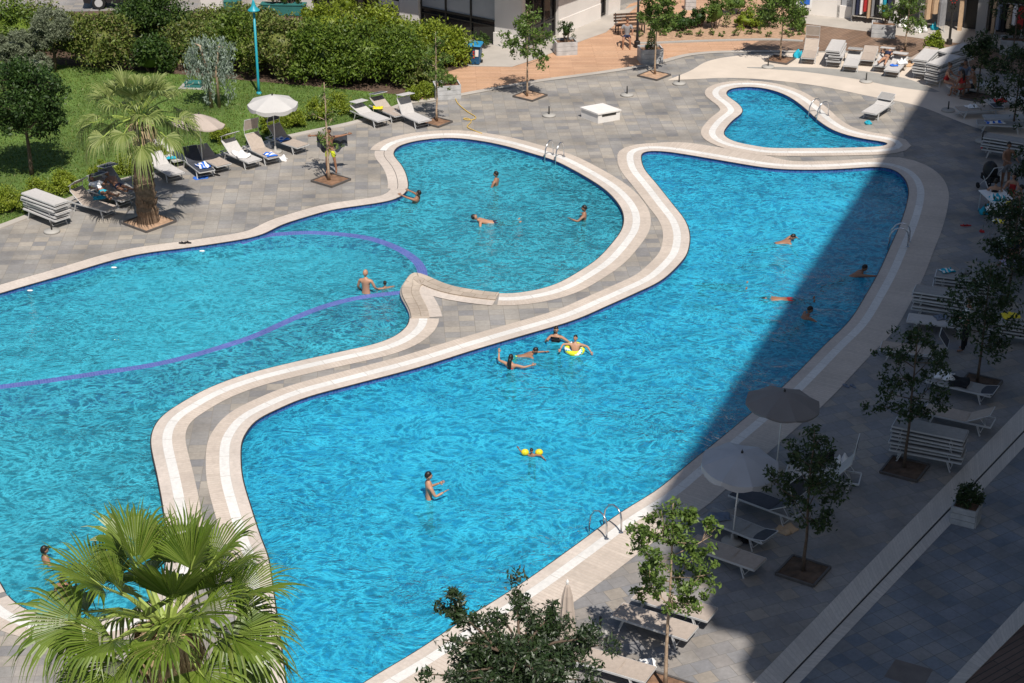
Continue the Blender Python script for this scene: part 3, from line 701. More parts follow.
topiary(40, 80, .75, (.6, .5, .42), 'leaf_olive', 'smallest grey olive bush in front of the clipped ball', 3500, .15)
def weeping(px, py):
    t = empty('weeping_cedar', W(px, py), 0, 'weeping blue cedar hanging in curtains on the lawn', 'tree'); mb = MB()
    mb.tube([(-.1, 0, 0), (-.12, 0, 1.5), (-.4, 0, 2.7), (-.6, .1, 2.75)], [.08, .06, .05, .03], 8); mb.tube([(.22, .05, 0), (.2, .05, 1.6), (.4, 0, 2.65), (.6, .1, 2.6)], [.07, .06, .04, .03], 8); mb.build('trunk', 'bark_pale', t, True)
    Vs = []; rs = np.random.default_rng(5)
    for i in range(66):
        x = rs.uniform(-1.0, .95); y = rs.normal(0, .28); top = 3.25 - .22 * abs(x + .45) * abs(x - .5) - rs.uniform(0, .2) - 1.6 * max(0, abs(x) - .62) - rs.uniform(0, .3); bot = rs.uniform(.15, 1.5) if x > -.4 else rs.uniform(.8, 2.1)
        k = int(52 * (top - bot) / 1.5); z = rs.uniform(bot, top, k); c = np.c_[x + rs.normal(0, .05, k) + .12 * np.sin(z * 3 + i), y + rs.normal(0, .05, k), z]
        Vs.append(leaf_arrays(c, .15, asp=.28, droop=2.6))
    V = np.concatenate(Vs).reshape(-1, 3); inst('crown', arr_mesh('crown', V, np.arange(len(V)).reshape(-1, 4), ['leaf_cedar']), t)
weeping(214, 108)
# --- hedge of big shrubs
HG = 'big shrubs of the hedge behind the lawn'
big = [((12,52),2.0,1.5,2.2,'leaf_hedge_green','big olive green shrub at the upper left corner',3000),((38,40),1.6,1.4,1.5,'leaf_hedge','low hedge shrub behind the clipped olive ball',2000),((102,66),1.9,1.5,2.3,'leaf_hedge','tall brownish green shrub below the dark car',3800),((150,46),2.2,1.7,2.4,'leaf_hedge_dark','tall dark shrub with few pink flowers above the fan palm',4200),((152,72),1.15,1.0,1.4,'leaf_hedge_dark','round dark shrub behind the fan palm crown',2000),
 ((196,62),1.6,1.5,1.7,'leaf_hedge','hedge shrub right behind the weeping cedar',2800),((238,70),1.7,1.5,2.3,'leaf_hedge_green','hedge shrub between the cedar and the teal lamp',3600),((280,75),1.8,1.5,2.5,'leaf_hedge','hedge shrub just right of the teal lamp post',3800),((322,79),1.8,1.5,2.5,'leaf_hedge_green','hedge shrub above the white parasol and lime bushes',3800),((362,82),1.7,1.5,2.4,'leaf_hedge_green','hedge shrub behind the loungers with white canopies',3600),((398,80),1.6,1.6,2.2,'leaf_hedge_green','hedge shrub behind the sparse young tree',3400),((330,48),1.8,1.4,2.0,'leaf_lime','rear hedge shrub next to the clipped lime ball',3000),((380,46),1.8,1.4,1.8,'leaf_lime','bright rear shrub below the white building',3000),((424,64),1.6,1.5,1.75,'leaf_lime','yellow green shrub in the sun below the windows',3000),((450,62),1.3,1.2,1.35,'leaf_lime','yellow green end shrub beside the blue bin',2400),((424,86),1.0,.8,1.0,'leaf_hedge','low hedge shrub left of the wooden planter',1400),((255,40),1.7,1.3,1.5,'leaf_hedge','rear shrub behind the teal lamp head',2200),((212,38),1.6,1.3,1.3,'leaf_hedge','rear shrub below the teal board',2000),((72,50),1.3,1.1,1.5,'leaf_hedge','hedge shrub filling the gap right of the clipped olive ball',2200)]
for i, (b, rx, ry, rz, mat, lab, n) in enumerate(big): bush(*b, rx, ry, rz, mat, lab, group=HG, leaf=.16, n=n * 1.9, lumps=60, seed=i)
bush(348, 34, .62, .62, 1.0, 'leaf_lime', 'clipped lime green ball bush rising above the hedge', leaf=.09, n=1500, lumps=40, seed=71, z0=.95)
LG = 'lime bushes lining the lawn kerb'
for i, (px, py, r_, lab) in enumerate([(10,212,.62,'leftmost lime bush beside the near lounger pile'),(40,201,.58,'lime bush behind the pile of loungers on the lawn side'),(66,192,.55,'lime bush behind the pink beige canopy'),(104,180,.5,'lime bush behind the lounger with black canopy'),(128,172,.5,'lime bush left of the fan palm trunk'),(160,163,.45,'lime bush right behind the fan palm'),(222,142,.45,'lime bush behind the white canopied lounger'),(272,131,.52,'lime bush just right of the white parasol pole'),(294,126,.56,'lime bush left of the bare tree'),(318,119,.58,'lime bush behind the bare tree'),(338,113,.58,'lime bush nearest to the three loungers with canopies'),(413,100,.4,'lime bush behind the upright grey lounger back'),(426,97,.45,'lime bush left of the wooden planter box')]):
    bush(px, py, r_, r_, r_ * 1.35, 'leaf_lime', lab, group=LG, leaf=.085, n=2600, lumps=46, seed=40 + i)
# --- flower bed plants
BG = 'shrubs in the flower bed before the shops'
for i, (px, py, rx, rz, mat, lab) in enumerate([(700,27,.55,.9,'leaf_dense','bed shrub right of the young tree and cone planter'),(683,30,.6,.8,'leaf_dense','low bed shrub behind the young tree crown'),(663,31,.7,.9,'leaf_hedge_dark','dark bed shrub beside the black lamp post'),(715,29,.7,1.7,'leaf_young','tall light bed shrub in the middle of the bed'),(745,28,.8,.8,'leaf_lime','grassy low bed shrub in the bed centre'),(735,14,1.0,1.2,'leaf_young','bed shrub at the back with red flowers'),(765,27,.7,.9,'leaf_dense','bed shrub left of the path edge tree'),(798,31,.4,.7,'leaf_young','small bed shrub at the right end of the bed'),(802,18,.35,.8,'leaf_young','thin bed shrub near the white shop wall')]):
    bush(px, py, rx, rx * .8, rz, mat, lab, group=BG, leaf=.13, n=1000, lumps=18, seed=60 + i, core=.5)
for i, (px, py) in enumerate([(640,37),(652,38.5),(664,36),(680,37.5),(688,35),(700,37),(712,35.5),(722,37),(735,36),(750,35),(758,33.5),(768,37),(784,35),(790,37),(801,35)]):
    bush(px, py, .22, .2, .28, 'leaf_young', 'small ground cover tuft in the pale soil of the flower bed', group='small tufts along the front of the flower bed', cat='plant', name='small_plant', leaf=.09, n=110, lumps=8, seed=90 + i, core=0)
bush(933, 54, .5, .5, 1.0, 'leaf_lime', 'round bright bush between the clothes rack and lounger piles', leaf=.12, n=1500, lumps=22, seed=33)
# --- planters with their plants
def planter(px, py, sx_, sy_, h, yaw, mat, label):
    t = empty('planter_box', W(px, py), yaw, label, 'planter', 'plank planter boxes'); b = MB(); th = .05
    for k in range(3):
        z = h * (k + .5) / 3; hh_ = h / 3 - .012
        b.box((0, -sy_ / 2, z), (sx_, th, hh_)); b.box((0, sy_ / 2, z), (sx_, th, hh_)); b.box((-sx_ / 2, 0, z), (th, sy_ - th - .004, hh_)); b.box((sx_ / 2, 0, z), (th, sy_ - th - .004, hh_))
    b.build('box', mat, t); s = MB().box((0, 0, h * .42), (sx_ - th, sy_ - th, h * .82)); s.build('soil', 'soil', t); return t
pl = [(565,53,.95,.8,.62,R(12),'planter_wood','pale plank planter in front of the white wall'),(650,61,1.0,.85,.65,R(8),'planter_wood','plank planter holding the dark cone shrub'),(447,97,1.05,.8,.62,R(12),'planter_wood','plank planter beside the sparse young tree'),(883,36,1.1,.8,.65,-R(12),'planter_wood','plank planter in front of the clothes racks'),(1014,53,1.3,.9,.7,-R(12),'planter_wood','shaded plank planter by the last shop'),(965,521,.62,.56,.5,-R(28),'planter_wood','shaded wooden planter astride the terrace kerb'),(690,9,.5,.5,.6,0,'planter_wood','small pale planter box behind the flower bed')]
for a in pl: planter(*a)
for (px, py, z, rx, rz, mat, lab, nm, n) in [(566,53,.55,.42,1.0,'leaf_dense','small shrub growing in the planter by the white wall','planter_shrub',700),(450,96,.55,.4,.35,'leaf_young','low shrub in the planter beside the sparse tree','planter_shrub',400),(884,35,.6,.5,.75,'leaf_young','loose flowering shrub in the planter by the clothes racks','planter_shrub',700),(1014,53,.65,.5,.7,'leaf_shade','dark shrub in the planter by the last shop','planter_shrub',600),(966,520,.45,.36,.62,'leaf_shade','dark bushy shrub in the planter on the terrace kerb','planter_shrub',1000)]:
    b = W(px, py); b.z = z; bush(px, py, rx, rx, rz, mat, lab, base=b, name=nm, leaf=.09, n=n, lumps=16, seed=int(px), core=.4, cat='shrub')
b = W(651, 61); b.z = .6; t = empty('cone_shrub', b, 0, 'narrow dark conifer cone in a plank planter', 'shrub')
z = rng.uniform(0, 1, 1500) ** 1.4; an = rng.uniform(0, 6.28, 1500); rr = .27 * (1 - z) ** .8 * rng.uniform(.7, 1.05, 1500); foliage_c = np.c_[np.cos(an) * rr, np.sin(an) * rr, z * 1.15]
V = leaf_arrays(foliage_c, .07).reshape(-1, 3); inst('foliage', arr_mesh('foliage', V, np.arange(len(V)).reshape(-1, 4), ['leaf_hedge_dark']), t); MB().tube([(0, 0, 0), (0, 0, 1)], [.03, .01], 6).build('stem', 'bark_dark', t)
# --- fan palms
def fan(mb, o, az, el, Lp, Rb, nseg, droop, rs, roll=0, dip=.12):
    D = Vector((math.cos(az) * math.cos(el), math.sin(az) * math.cos(el), math.sin(el))); S = D.cross(Vector((0, 0, 1))).normalized(); N = S.cross(D)
    S, N = S * math.cos(roll) + N * math.sin(roll), N * math.cos(roll) - S * math.sin(roll)
    o = Vector(o); mid = o + D * Lp * .55 + Vector((0, 0, .04)); Cc = o + D * Lp - Vector((0, 0, .10 * Lp))
    mb.tube([o, mid, Cc, Cc + D * Rb * .18], [.045, .03, .022, .008], 5, mi=1)
    D2 = (D + Vector((0, 0, -dip - droop * .4))).normalized(); S2 = S; N2 = S2.cross(D2)
    split = .56; half = R(98); st = 2 * half / nseg
    for k in range(nseg):
        ph = -half + st * (k + .5); ln = Rb * (1 - .30 * (abs(ph) / half) ** 2) * rs.uniform(.93, 1.05)
        dr = (D2 * math.cos(ph) + S2 * math.sin(ph) + N2 * (.04 + .42 * abs(math.sin(ph)))).normalized(); sd = dr.cross(N2).normalized(); nn = sd.cross(dr)
        rows = []; dv = droop * rs.uniform(.5, 1.7); tw = rs.uniform(-.4, .4)
        for s_ in (.03, .3, .55, .7, .84, 1.0):
            wd_ = math.tan(st / 2) * ln * min(s_, split) * (1 if s_ <= split else max(.06, 1 - (s_ - split) / (1.02 - split))) * 1.03
            ex = max(0, s_ - .5)
            c = Cc + dr * ln * s_ + Vector((0, 0, -dv * 2.4 * ex ** 1.7 * ln - dv * .12 * s_ * s_ * ln)) - dr * dv * 1.1 * ex ** 2 * ln + sd * tw * ex ** 2 * ln
            rg = wd_ * .42
            rows.append((c - sd * wd_ - nn * rg * .5, c + nn * rg * .5, c + sd * wd_ - nn * rg * .5))
        vs = [v for r_ in rows for v in r_]; q = len(rows)
        mb.add(vs, [(i * 3 + j, i * 3 + j + 1, i * 3 + j + 4, i * 3 + j + 3) for i in range(q - 1) for j in (0, 1)])
def palm(base, h, r0, fronds, leafm, label, seed, skirt=0, Rb=1.0, nseg=44):
    rs = random.Random(seed); t = empty('fan_palm', base, 0, label, 'palm tree'); mb = MB(); k = 26
    pts = [(.02 * math.sin(i), .02 * math.cos(1.3 * i), h * i / (k - 1)) for i in range(k)]
    rad = [r0 * (1.15 - .4 * i / (k - 1)) * (1.07 if i % 2 else .95) * (1.2 if i == 0 else 1) for i in range(k)]
    mb.tube(pts, rad, 14)
    for i in range(110):   # old leaf bases
        a = rs.uniform(0, 6.28); z = rs.uniform(.25, h); rr = r0 * (1.12 - .4 * z / h)
        mb.tube([(math.cos(a) * rr * .9, math.sin(a) * rr * .9, z - .1), (math.cos(a) * rr * 1.2, math.sin(a) * rr * 1.2, z + .1)], [.05, .02], 4)
    mb.build('trunk', 'palm_bark', t)
    for (az, el, Lp, rb, dr, ro) in fronds:
        f = MB(); fan(f, (math.cos(az) * .1, math.sin(az) * .1, h + rs.uniform(-.1, .12)), az, el, Lp, rb * Rb, nseg, dr, rs, ro); o = f.build('frond', [leafm, 'petiole'], t)
    if skirt:
        d = MB()
        for i in range(skirt):
            a = rs.uniform(0, 6.28); l = rs.uniform(.5, 1.1); x, y = math.cos(a), math.sin(a); r1 = rs.uniform(.3, .75)
            p = [Vector((x * .2, y * .2, h - .1)), Vector((x * r1 * .8, y * r1 * .8, h - .15 - rs.uniform(0, .2))), Vector((x * r1 + rs.uniform(-.1, .1), y * r1, h - .3 - l))]
            d.tube(p, [.02, .014, .006], 4)
            for q in range(3):
                s_ = Vector((-y, x, 0)) * rs.uniform(.02, .05); b_ = p[2] + Vector((rs.uniform(-.12, .12), rs.uniform(-.12, .12), rs.uniform(-.3, .1))); d.add([p[1] - s_, p[1] + s_, b_], [(0, 1, 2)])
        d.build('dead_leaves', 'dead_leaf', t)
    return t
rs = random.Random(3); fr = []
for i in range(15): fr.append((i * 2.39996, R(66 - i * 4.2), 1.15 + .02 * i, 1.0 + rs.uniform(-.08, .1), .22 + .02 * i + rs.uniform(-.05, .1), rs.uniform(-.3, .3)))
for i in range(15, 28): fr.append((i * 2.39996, R(4 - (i - 15) * 2.6), 1.45, .95 + rs.uniform(-.08, .08), .75 + rs.uniform(-.1, .2), rs.uniform(-.2, .2)))
fr = fr[:26] + [(i * 2.39996 + .6, R(84 - i * 6), .75 + .05 * i, 1.05, .15 + .03 * i, rs.uniform(-.4, .4)) for i in range(9)]
palm(W(148, 222), 3.9, .33, fr, 'palm_leaf_pale', 'fan palm with thick trunk standing in a gravel pit among loungers', 5, 60, 1.0, 30)
# front palm: its crown rises into the picture, the trunk stands below the frame
dep = 31.5; ty = (606 - 341.5) / FOC
pb = Vector(((164 - 512) / FOC * dep, dep * (CP - ty * SP), 0)); hz = CAMH - dep * (SP + ty * CP)
rs2 = random.Random(21); fr2 = []
for k in range(35):
    a = k * 2.39996 + .35; f = k / 34
    fr2.append((a, R(74 - 112 * f ** .85) + rs2.uniform(-.1, .1), rs2.uniform(1.05, 1.35) + .12 * f, rs2.uniform(1.2, 1.5) - .1 * f, .10 + .8 * f ** 1.3 + rs2.uniform(-.06, .12), rs2.uniform(-.5, .5)))
palm(pb, hz - .35, .30, fr2, 'palm_leaf', 'bright green fan palm crown filling the lower left corner', 9, 240, 1.06)
# bottom centre olive
def olive(px, py, dep_):
    t_ = (py - 341.5) / FOC; b = Vector(((px - 512) / FOC * dep_, dep_ * (CP - t_ * SP), 0)); zc = CAMH - dep_ * (SP + t_ * CP)
    t = empty('olive_tree', b, 0, 'dark leafy olive tree rising at the bottom edge beside the folded parasol', 'tree'); mb = MB(); rs = random.Random(4); ends = []
    mb.tube([(0, 0, 0), (.05, .03, zc * .5), (0, 0, zc - .3), (.03, 0, zc + .5)], [.13, .1, .08, .03], 9)
    for i in range(34):
        a = i * 2.4; f = rs.random(); ln = rs.uniform(.45, 1.75) * (1.15 - .3 * f); p0 = Vector((0, 0, zc - .8 + f * 1.0)); p2 = p0 + Vector((math.cos(a) * ln, math.sin(a) * ln * .8, .32 * ln + rs.uniform(-.2, .25)))
        mb.tube([p0, p0.lerp(p2, .5) + Vector((0, 0, .1)), p2], [.04, .026, .01], 5)
        for q in range(5):
            e = p0.lerp(p2, rs.uniform(.3, 1.1)) + Vector((rs.gauss(0, .16), rs.gauss(0, .16), rs.gauss(0, .12))); ends.append((np.array(e), rs.uniform(.12, .30)))
    # one bough reaching out over the water
    p2 = Vector((-1.25, .35, zc + .95)); p0 = Vector((-.2, .05, zc - .1)); mb.tube([p0, p0.lerp(p2, .5) + Vector((0, 0, .12)), p2], [.04, .025, .012], 5)
    for q in range(9): ends.append((np.array(p2 + Vector((rs.gauss(0, .2), rs.gauss(0, .15), rs.gauss(.05, .15)))), rs.uniform(.1, .2)))
    mb.build('trunk', 'bark_dark', t, True); foliage('crown', 'leaf_dark_olive', t, ends, 120, .125, asp=.32)
olive(520, 662, 34.5)
# ------------------------------------------------------------------ loungers
SEATZ = .34
cache = {}
def cached(key, fn):
    if key not in cache: cache[key] = fn()
    return cache[key]
def lg_frame():
    b = MB()
    for x in (-.31, .31): b.beam((x, -.95, SEATZ - .02), (x, .95, SEATZ - .02), .035, .045)
    for y in (-.95, -.3, .27, .95): b.beam((-.31, y, SEATZ - .03), (.31, y, SEATZ - .03), .03, .03)
    for y in (-.66, .62): b.tube([(-.31, y, SEATZ - .05), (-.29, y * 1.12, .10), (.29, y * 1.12, .10), (.31, y, SEATZ - .05)], .011, 5)
    return b.mesh('frame', 'aluminium')
def lg_leg(sx_, y):
    b = MB(); k = 1 if y > 0 else -1
    b.tube([(sx_ * .31, y, SEATZ - .03), (sx_ * .315, y + k * .05, .17), (sx_ * .32, y + k * .11, .012)], .018, 6)
    b.tube([(sx_ * .32, y + k * .11, .0), (sx_ * .32, y + k * .11, .05)], .024, 6)
    return b.mesh('leg', 'aluminium')
def sling(y0, y1, mat, name, sag=.012):
    b = MB(); n = 8; vs = []
    for i in range(n + 1):
        y = y0 + (y1 - y0) * i / n
        for x in (-.295, -.15, 0, .15, .295): vs.append((x, y, SEATZ + .012 - sag * (1 - (x / .295) ** 2)))
    fs = [(i * 5 + j, i * 5 + j + 1, i * 5 + j + 6, i * 5 + j + 5) for i in range(n) for j in range(4)]
    k = len(vs); vs += [(x, y, z - .012) for x, y, z in vs]; fs2 = [tuple(reversed([q + k for q in f])) for f in fs]
    b.add(vs, fs + fs2)
    for x in (-.295, .295): b.tube([(x, y0, SEATZ + .006), (x, y1, SEATZ + .006)], .012, 5)
    b.tube([(-.295, y0, SEATZ + .006), (.295, y0, SEATZ + .006)], .011, 5); b.tube([(-.295, y1, SEATZ + .006), (.295, y1, SEATZ + .006)], .011, 5)
    return b.mesh(name, mat)
def lg_back(ang, mat):
    me = sling(.27, .95, mat, 'backrest'); T = Matrix.Translation((0, .27, SEATZ + .01)) @ Matrix.Rotation(ang, 4, 'X') @ Matrix.Translation((0, -.27, -SEATZ - .01)); me.transform(T); return me
def lg_bframe(ang):
    b = MB()
    for x in (-.305, .305): b.tube([(x, .27, SEATZ), (x, .97, SEATZ)], .014, 6)
    b.tube([(-.305, .97, SEATZ), (.305, .97, SEATZ)], .014, 6)
    me = b.mesh('back_frame', 'aluminium'); me.transform(Matrix.Translation((0, .27, SEATZ + .01)) @ Matrix.Rotation(ang, 4, 'X') @ Matrix.Translation((0, -.27, -SEATZ - .01)))
    if ang > .15:
        c = MB()
    return me
def lg_prop(ang):
    b = MB(); q = Vector((0, .27 + .42 * math.cos(ang), SEATZ + .42 * math.sin(ang)))
    for x in (-.28, .28): b.tube([(x, q.y, q.z), (x, .80, SEATZ - .02)], .009, 5)
    return b.mesh('prop', 'aluminium')
def lg_shade(ang, sa, mat):
    """sunshade panel on two arms from the top of the backrest; sa = its tilt against level"""
    top = Vector((0, .27 + .68 * math.cos(ang), SEATZ + .68 * math.sin(ang))); b = MB()
    d = Vector((0, -math.cos(sa), math.sin(sa))); o = top + Vector((0, .06, .16 if ang > .2 else .07)); n_ = Vector((0, math.sin(sa), math.cos(sa)))
    p = [o + Vector((-.31, 0, 0)), o + Vector((.31, 0, 0)), o + Vector((.31, 0, 0)) + d * .46, o + Vector((-.31, 0, 0)) + d * .46]
    b.add(p + [q + n_ * .014 for q in p], [(3, 2, 1, 0), (4, 5, 6, 7), (0, 1, 5, 4), (1, 2, 6, 5), (2, 3, 7, 6), (3, 0, 4, 7)], 0)
    for i in range(4): b.tube([p[i] + n_ * .007, p[(i + 1) % 4] + n_ * .007], .012, 5, mi=1)
    for x in (-.31, .31): b.tube([top + Vector((x, 0, 0)), o + Vector((x, 0, 0)) + d * .12], .011, 5, mi=1)
    return b.mesh('sunshade', [mat, 'aluminium'])
def lounger(foot, head, label, back=0, fab='fabric_taupe', shade=None, group='sun loungers set out round the pools', legs=True, z0=0, yawj=0, loc=None, yaw=None, full=True):
    if loc is None:
        f, h = W(*foot, SEATZ), W(*head, SEATZ); d = (h - f); d.z = 0; d.normalize(); yaw = math.atan2(-d.x, d.y); loc = f + d * .95; loc.z = 0
    a = R(back); t = empty('sun_lounger', (loc.x, loc.y, z0), yaw + yawj, label, 'sun lounger', group)
    inst('frame', cached('fr', lg_frame), t)
    if not full:
        inst('seat', cached(('full', fab), lambda: sling(-.93, .95, fab, 'seat')), t)
    else:
        inst('seat', cached(('seat', fab), lambda: sling(-.93, .25, fab, 'seat')), t)
        inst('backrest', cached(('back', a, fab), lambda: lg_back(a, fab)), t)
        if a > .1:
            inst('back_frame', cached(('bf', a), lambda: lg_bframe(a)), t); inst('prop', cached(('pr', a), lambda: lg_prop(a)), t)
    if legs:
        for s_ in (-1, 1):
            for y in (-.62, .58): inst('leg', cached(('leg', s_, y), lambda: lg_leg(s_, y)), t)
    if shade: inst('sunshade', cached(('sh', a, shade), lambda: lg_shade(a, R(shade[0]), shade[1])), t)
    return t
ORD = ['bottom', 'second from the bottom', 'third from the bottom', 'fourth from the bottom', 'fifth from the bottom', 'sixth from the bottom', 'seventh from the bottom', 'eighth from the bottom']
def stack(foot, head, n, where, fab='fabric_grey', dz=.115):
    f, h = W(*foot, .6), W(*head, .6); d = h - f; d.z = 0; d.normalize(); yaw = math.atan2(-d.x, d.y); loc = (f + h) / 2; rs = random.Random(int(foot[0]))
    for i in range(n):
        o = ORD[i] if i < n - 1 else 'topmost'
        lounger(None, None, '%s lounger of the pile %s' % (o, where), fab=fab, group='loungers piled ' + where, legs=(i == 0), z0=i * dz, loc=loc + Vector((rs.uniform(-.05, .05), rs.uniform(-.05, .05), 0)) * (i > 0), yaw=yaw, yawj=rs.uniform(-.05, .05) * (i > 0), full=False)
FT, FL, FD, FG = 'fabric_taupe', 'fabric_light', 'fabric_dark', 'fabric_grey'
lounger((113,209),(72,198),'taupe lounger with tan sunshade beside the leftmost pile',38,FT,(35,FT))
lounger((128,199),(92,187),'lounger with black sunshade where someone lies beside the palm',35,FT,(10,FD))
lounger((135,191),(104,179),'lounger behind the palm with a level navy sunshade',40,FG,(5,FD))
lounger((181,160),(160,147),'pale lounger right behind the palm holding a teal cloth',30,FL)
lounger((177,174),(153,160),'empty pale lounger partly under the right palm fronds',30,FL)
lounger((207,171),(184,153),'dark backed lounger with blue striped towel by the palm',42,FD)
lounger((224,165),(198,151),'taupe lounger below the beige parasol',25,FT)
lounger((255,161),(227,149),'pale lounger with white tilted sunshade and white towels',38,FL,(25,FL))
lounger((275,157),(241,140),'taupe lounger with upright tan back beside the white sunshade one',48,FT,(75,FT))
lounger((303,146),(267,134),'lounger with dark raised back below the white parasol',45,FT,(60,FD))
lounger((384,120),(351,107),'pale lounger with white sunshade, first of the three near the lime bushes',18,FL,(5,FL))
lounger((401,115),(369,101),'taupe lounger with dark sunshade, middle of the three near the lime bushes',28,FT,(12,FD))
lounger((425,121),(396,108),'lounger with upright grey back beside the sparse young tree',60,FL,(8,FL))
lounger((808,58),(813,44),'taupe lounger with raised back beside the blue bag',35,FT,(80,FT))
lounger((850,66),(857,51),'pale lounger between the small pile and the sunbather',12,FL,(5,FG))
lounger((867,60),(872,47),'taupe lounger half hidden behind the sunbather',10,FT)
lounger((880,66),(891,50),'lounger with white sunshade where a woman sunbathes',15,FL,(8,FL))
lounger((891,71),(906,54),'pale lounger with white towel beside the sunbathing woman',15,FL,(5,FL))
lounger((916,60),(932,50),'lounger with bags in front of the round bright bush',10,FT)
lounger((869,113),(888,101),'lone pale lounger in the sun beside the small pool ladder',16,FL,(-20,FG))
lounger((950,87),(987,84),'shaded lounger the talking group sits on',0,FL)
lounger((957,109),(1003,107),'flat shaded taupe lounger beside an empty parasol base',0,FT,(0,FD))
lounger((988,102),(1014,99),'shaded lounger behind the flat taupe one under the dark tree',0,FL)
lounger((977,122),(1012,124),'shaded lounger with a blue and white towel spread on it',0,FG)
lounger((984,117),(1014,117),'shaded lounger just behind the one with blue white towel',0,FL)
lounger((908,317),(955,323),'shaded pale lounger beside the standing man',22,FL)
lounger((881,345),(934,352),'shaded lounger behind a slim tree with square dark sunshade',12,FT,(55,FD))
lounger((929,377),(972,387),'shaded lounger with white towel and dark cushion',0,FG,(-12,FD))
lounger((925,408),(967,417),'empty shaded lounger with raised back beside the near pile',28,FT)
lounger((787,468),(850,477),'shaded lounger under the dark parasol with white bundle on it',50,FL,(95,FD))
lounger((705,512),(747,529),'shaded lounger under the pale parasol with dark sunshade',0,FG,(-12,FD))
lounger((735,490),(770,503),'shaded lounger behind the pale parasol with upright black sunshade',30,FD,(70,FD))
lounger((691,540),(737,556),'pale lounger half in sunshine beside the pale parasol foot',0,FT)
lounger((617,609),(680,629),'taupe lounger in dappled tree shade next to the round parasol base',0,FT)
lounger((637,592),(694,609),'sunlit taupe lounger behind the bright green young tree',0,FT)
lounger((571,651),(632,669),'sunlit taupe lounger at the bottom beside the olive tree',0,FT)
stack((57,210),(34,201),6,'at the left frame edge',FL)
stack((833,57),(840,43),5,'beside the brown timber deck',FL)
stack((920,67),(932,56),6,'right of the sunbathing woman',FL)
stack((933,73),(952,65),7,'beside the talking group',FL)
stack((944,58),(966,52),6,'behind the talking group',FL)
stack((996,142),(1022,146),5,'by the red bag in the shade',FG)
stack((942,279),(989,285),5,'below the party table',FG)
stack((921,298),(968,305),6,'left of the standing man',FG)
stack((1000,322),(1046,329),4,'at the frame edge under the dark tree',FG)

stack((900,437),(957,448),7,'behind the slim shaded tree',FG)
# ------------------------------------------------------------------ parasols
def parasol(px, py, h, r, mat, label, tilt=(0, 0), val=.16, n=8, lean=(0, 0)):
    b = W(px, py); t = empty('parasol', b, .2, label, 'parasol', 'parasols standing open'); top = Vector((lean[0], lean[1], h))
    p = MB(); p.tube([(0, 0, .08), top * .5, top], .02, 8); p.build('pole', 'white_paint', t, True)
    c = MB(); rot = Matrix.Rotation(tilt[0], 3, 'X') @ Matrix.Rotation(tilt[1], 3, 'Y'); m = 4; rise = .34 * r; seg = n * m; rows = 6; vs = []
    for i in range(rows + 1):
        f = i / rows
        for j in range(seg):
            a = 2 * math.pi * j / seg; k = (j % m) / m; sagf = 1 - .045 * math.sin(math.pi * k) * f
            vs.append(rot @ Vector((math.cos(a) * r * f * sagf, math.sin(a) * r * f * sagf, -rise * f ** 1.25 - .05 * r * math.sin(math.pi * k) * f * f)) + top)
    for j in range(seg):   # valance with scallops
        a = 2 * math.pi * j / seg; k = (j % m) / m; s_ = 1 - .045 * math.sin(math.pi * k)
        vs.append(rot @ Vector((math.cos(a) * r * s_ * 1.004, math.sin(a) * r * s_ * 1.004, -rise - .05 * r * math.sin(math.pi * k) - val * (.75 + .3 * math.sin(math.pi * k)))) + top)
    fs = [(i * seg + j, i * seg + (j + 1) % seg, (i + 1) * seg + (j + 1) % seg, (i + 1) * seg + j) for i in range(rows + 1) for j in range(seg)]
    c.add(vs, fs); can = c.build('canopy', mat, t, False)
    for k in range(n):
        rb = MB(); a = 2 * math.pi * k / n; e = rot @ Vector((math.cos(a) * r, math.sin(a) * r, -rise - .01)) + top; rb.tube([top - Vector((0, 0, .04)), (top + e) / 2 - Vector((0, 0, .045 - .03 * r)), e - Vector((0, 0, .01))], .008, 4); rb.build('rib', 'white_paint', t)
    MB().lathe([(.03, 0), (.035, .03), (.012, .07), (0.003, .10)], 8, top).build('finial', 'dark_metal', t)
    MB().lathe([(.26, 0), (.27, .03), (.24, .07), (.05, .09), (.04, .22), (.026, .24)], 20).build('base', 'concrete', t, True)
parasol(275.5, 152, 2.32, .98, 'umbrella_white', 'white parasol with scalloped rim over the dark backed lounger', tilt=(.06, 0))
parasol(203, 169, 2.2, 1.0, 'umbrella_beige', 'tilted beige parasol beside the fan palm', tilt=(-.05, .12), val=.05)
parasol(732, 542, 2.5, .97, 'umbrella_pale', 'pale grey parasol with fringed rim in the shade', tilt=(.10, .05), lean=(.12, 0))
parasol(776, 471, 2.36, 1.0, 'umbrella_grey', 'dark grey parasol nearest to the main pool edge', tilt=(.02, .06), val=.05, lean=(.08, 0))
t = empty('parasol', W(566, 676), 0, 'furled taupe parasol standing behind the olive tree', 'parasol'); MB().tube([(0, 0, .05), (0, 0, 2.42)], .02, 8).build('pole', 'white_paint', t)
mb = MB(); prof = [(.17, .95), (.19, 1.1), (.16, 1.4), (.14, 1.7), (.10, 2.1), (.05, 2.32), (.015, 2.38)]; vs = []; n = 24
for r_, z in prof:
    for j in range(n): a = 2 * math.pi * j / n; k = r_ * (1 + .16 * (1 if j % 3 == 0 else -.6)); vs.append((math.cos(a) * k, math.sin(a) * k, z))
mb.add(vs, [(i * n + j, i * n + (j + 1) % n, (i + 1) * n + (j + 1) % n, (i + 1) * n + j) for i in range(len(prof) - 1) for j in range(n)]); mb.build('canopy', 'umbrella_beige', t)
MB().lathe([(.03, 2.4), (.035, 2.44), (.01, 2.5)], 8).build('finial', 'white_paint', t)
MB().lathe([(.26, 0), (.27, .03), (.24, .07), (.05, .09), (.04, .22), (.026, .24)], 20).build('base', 'concrete', t, True)
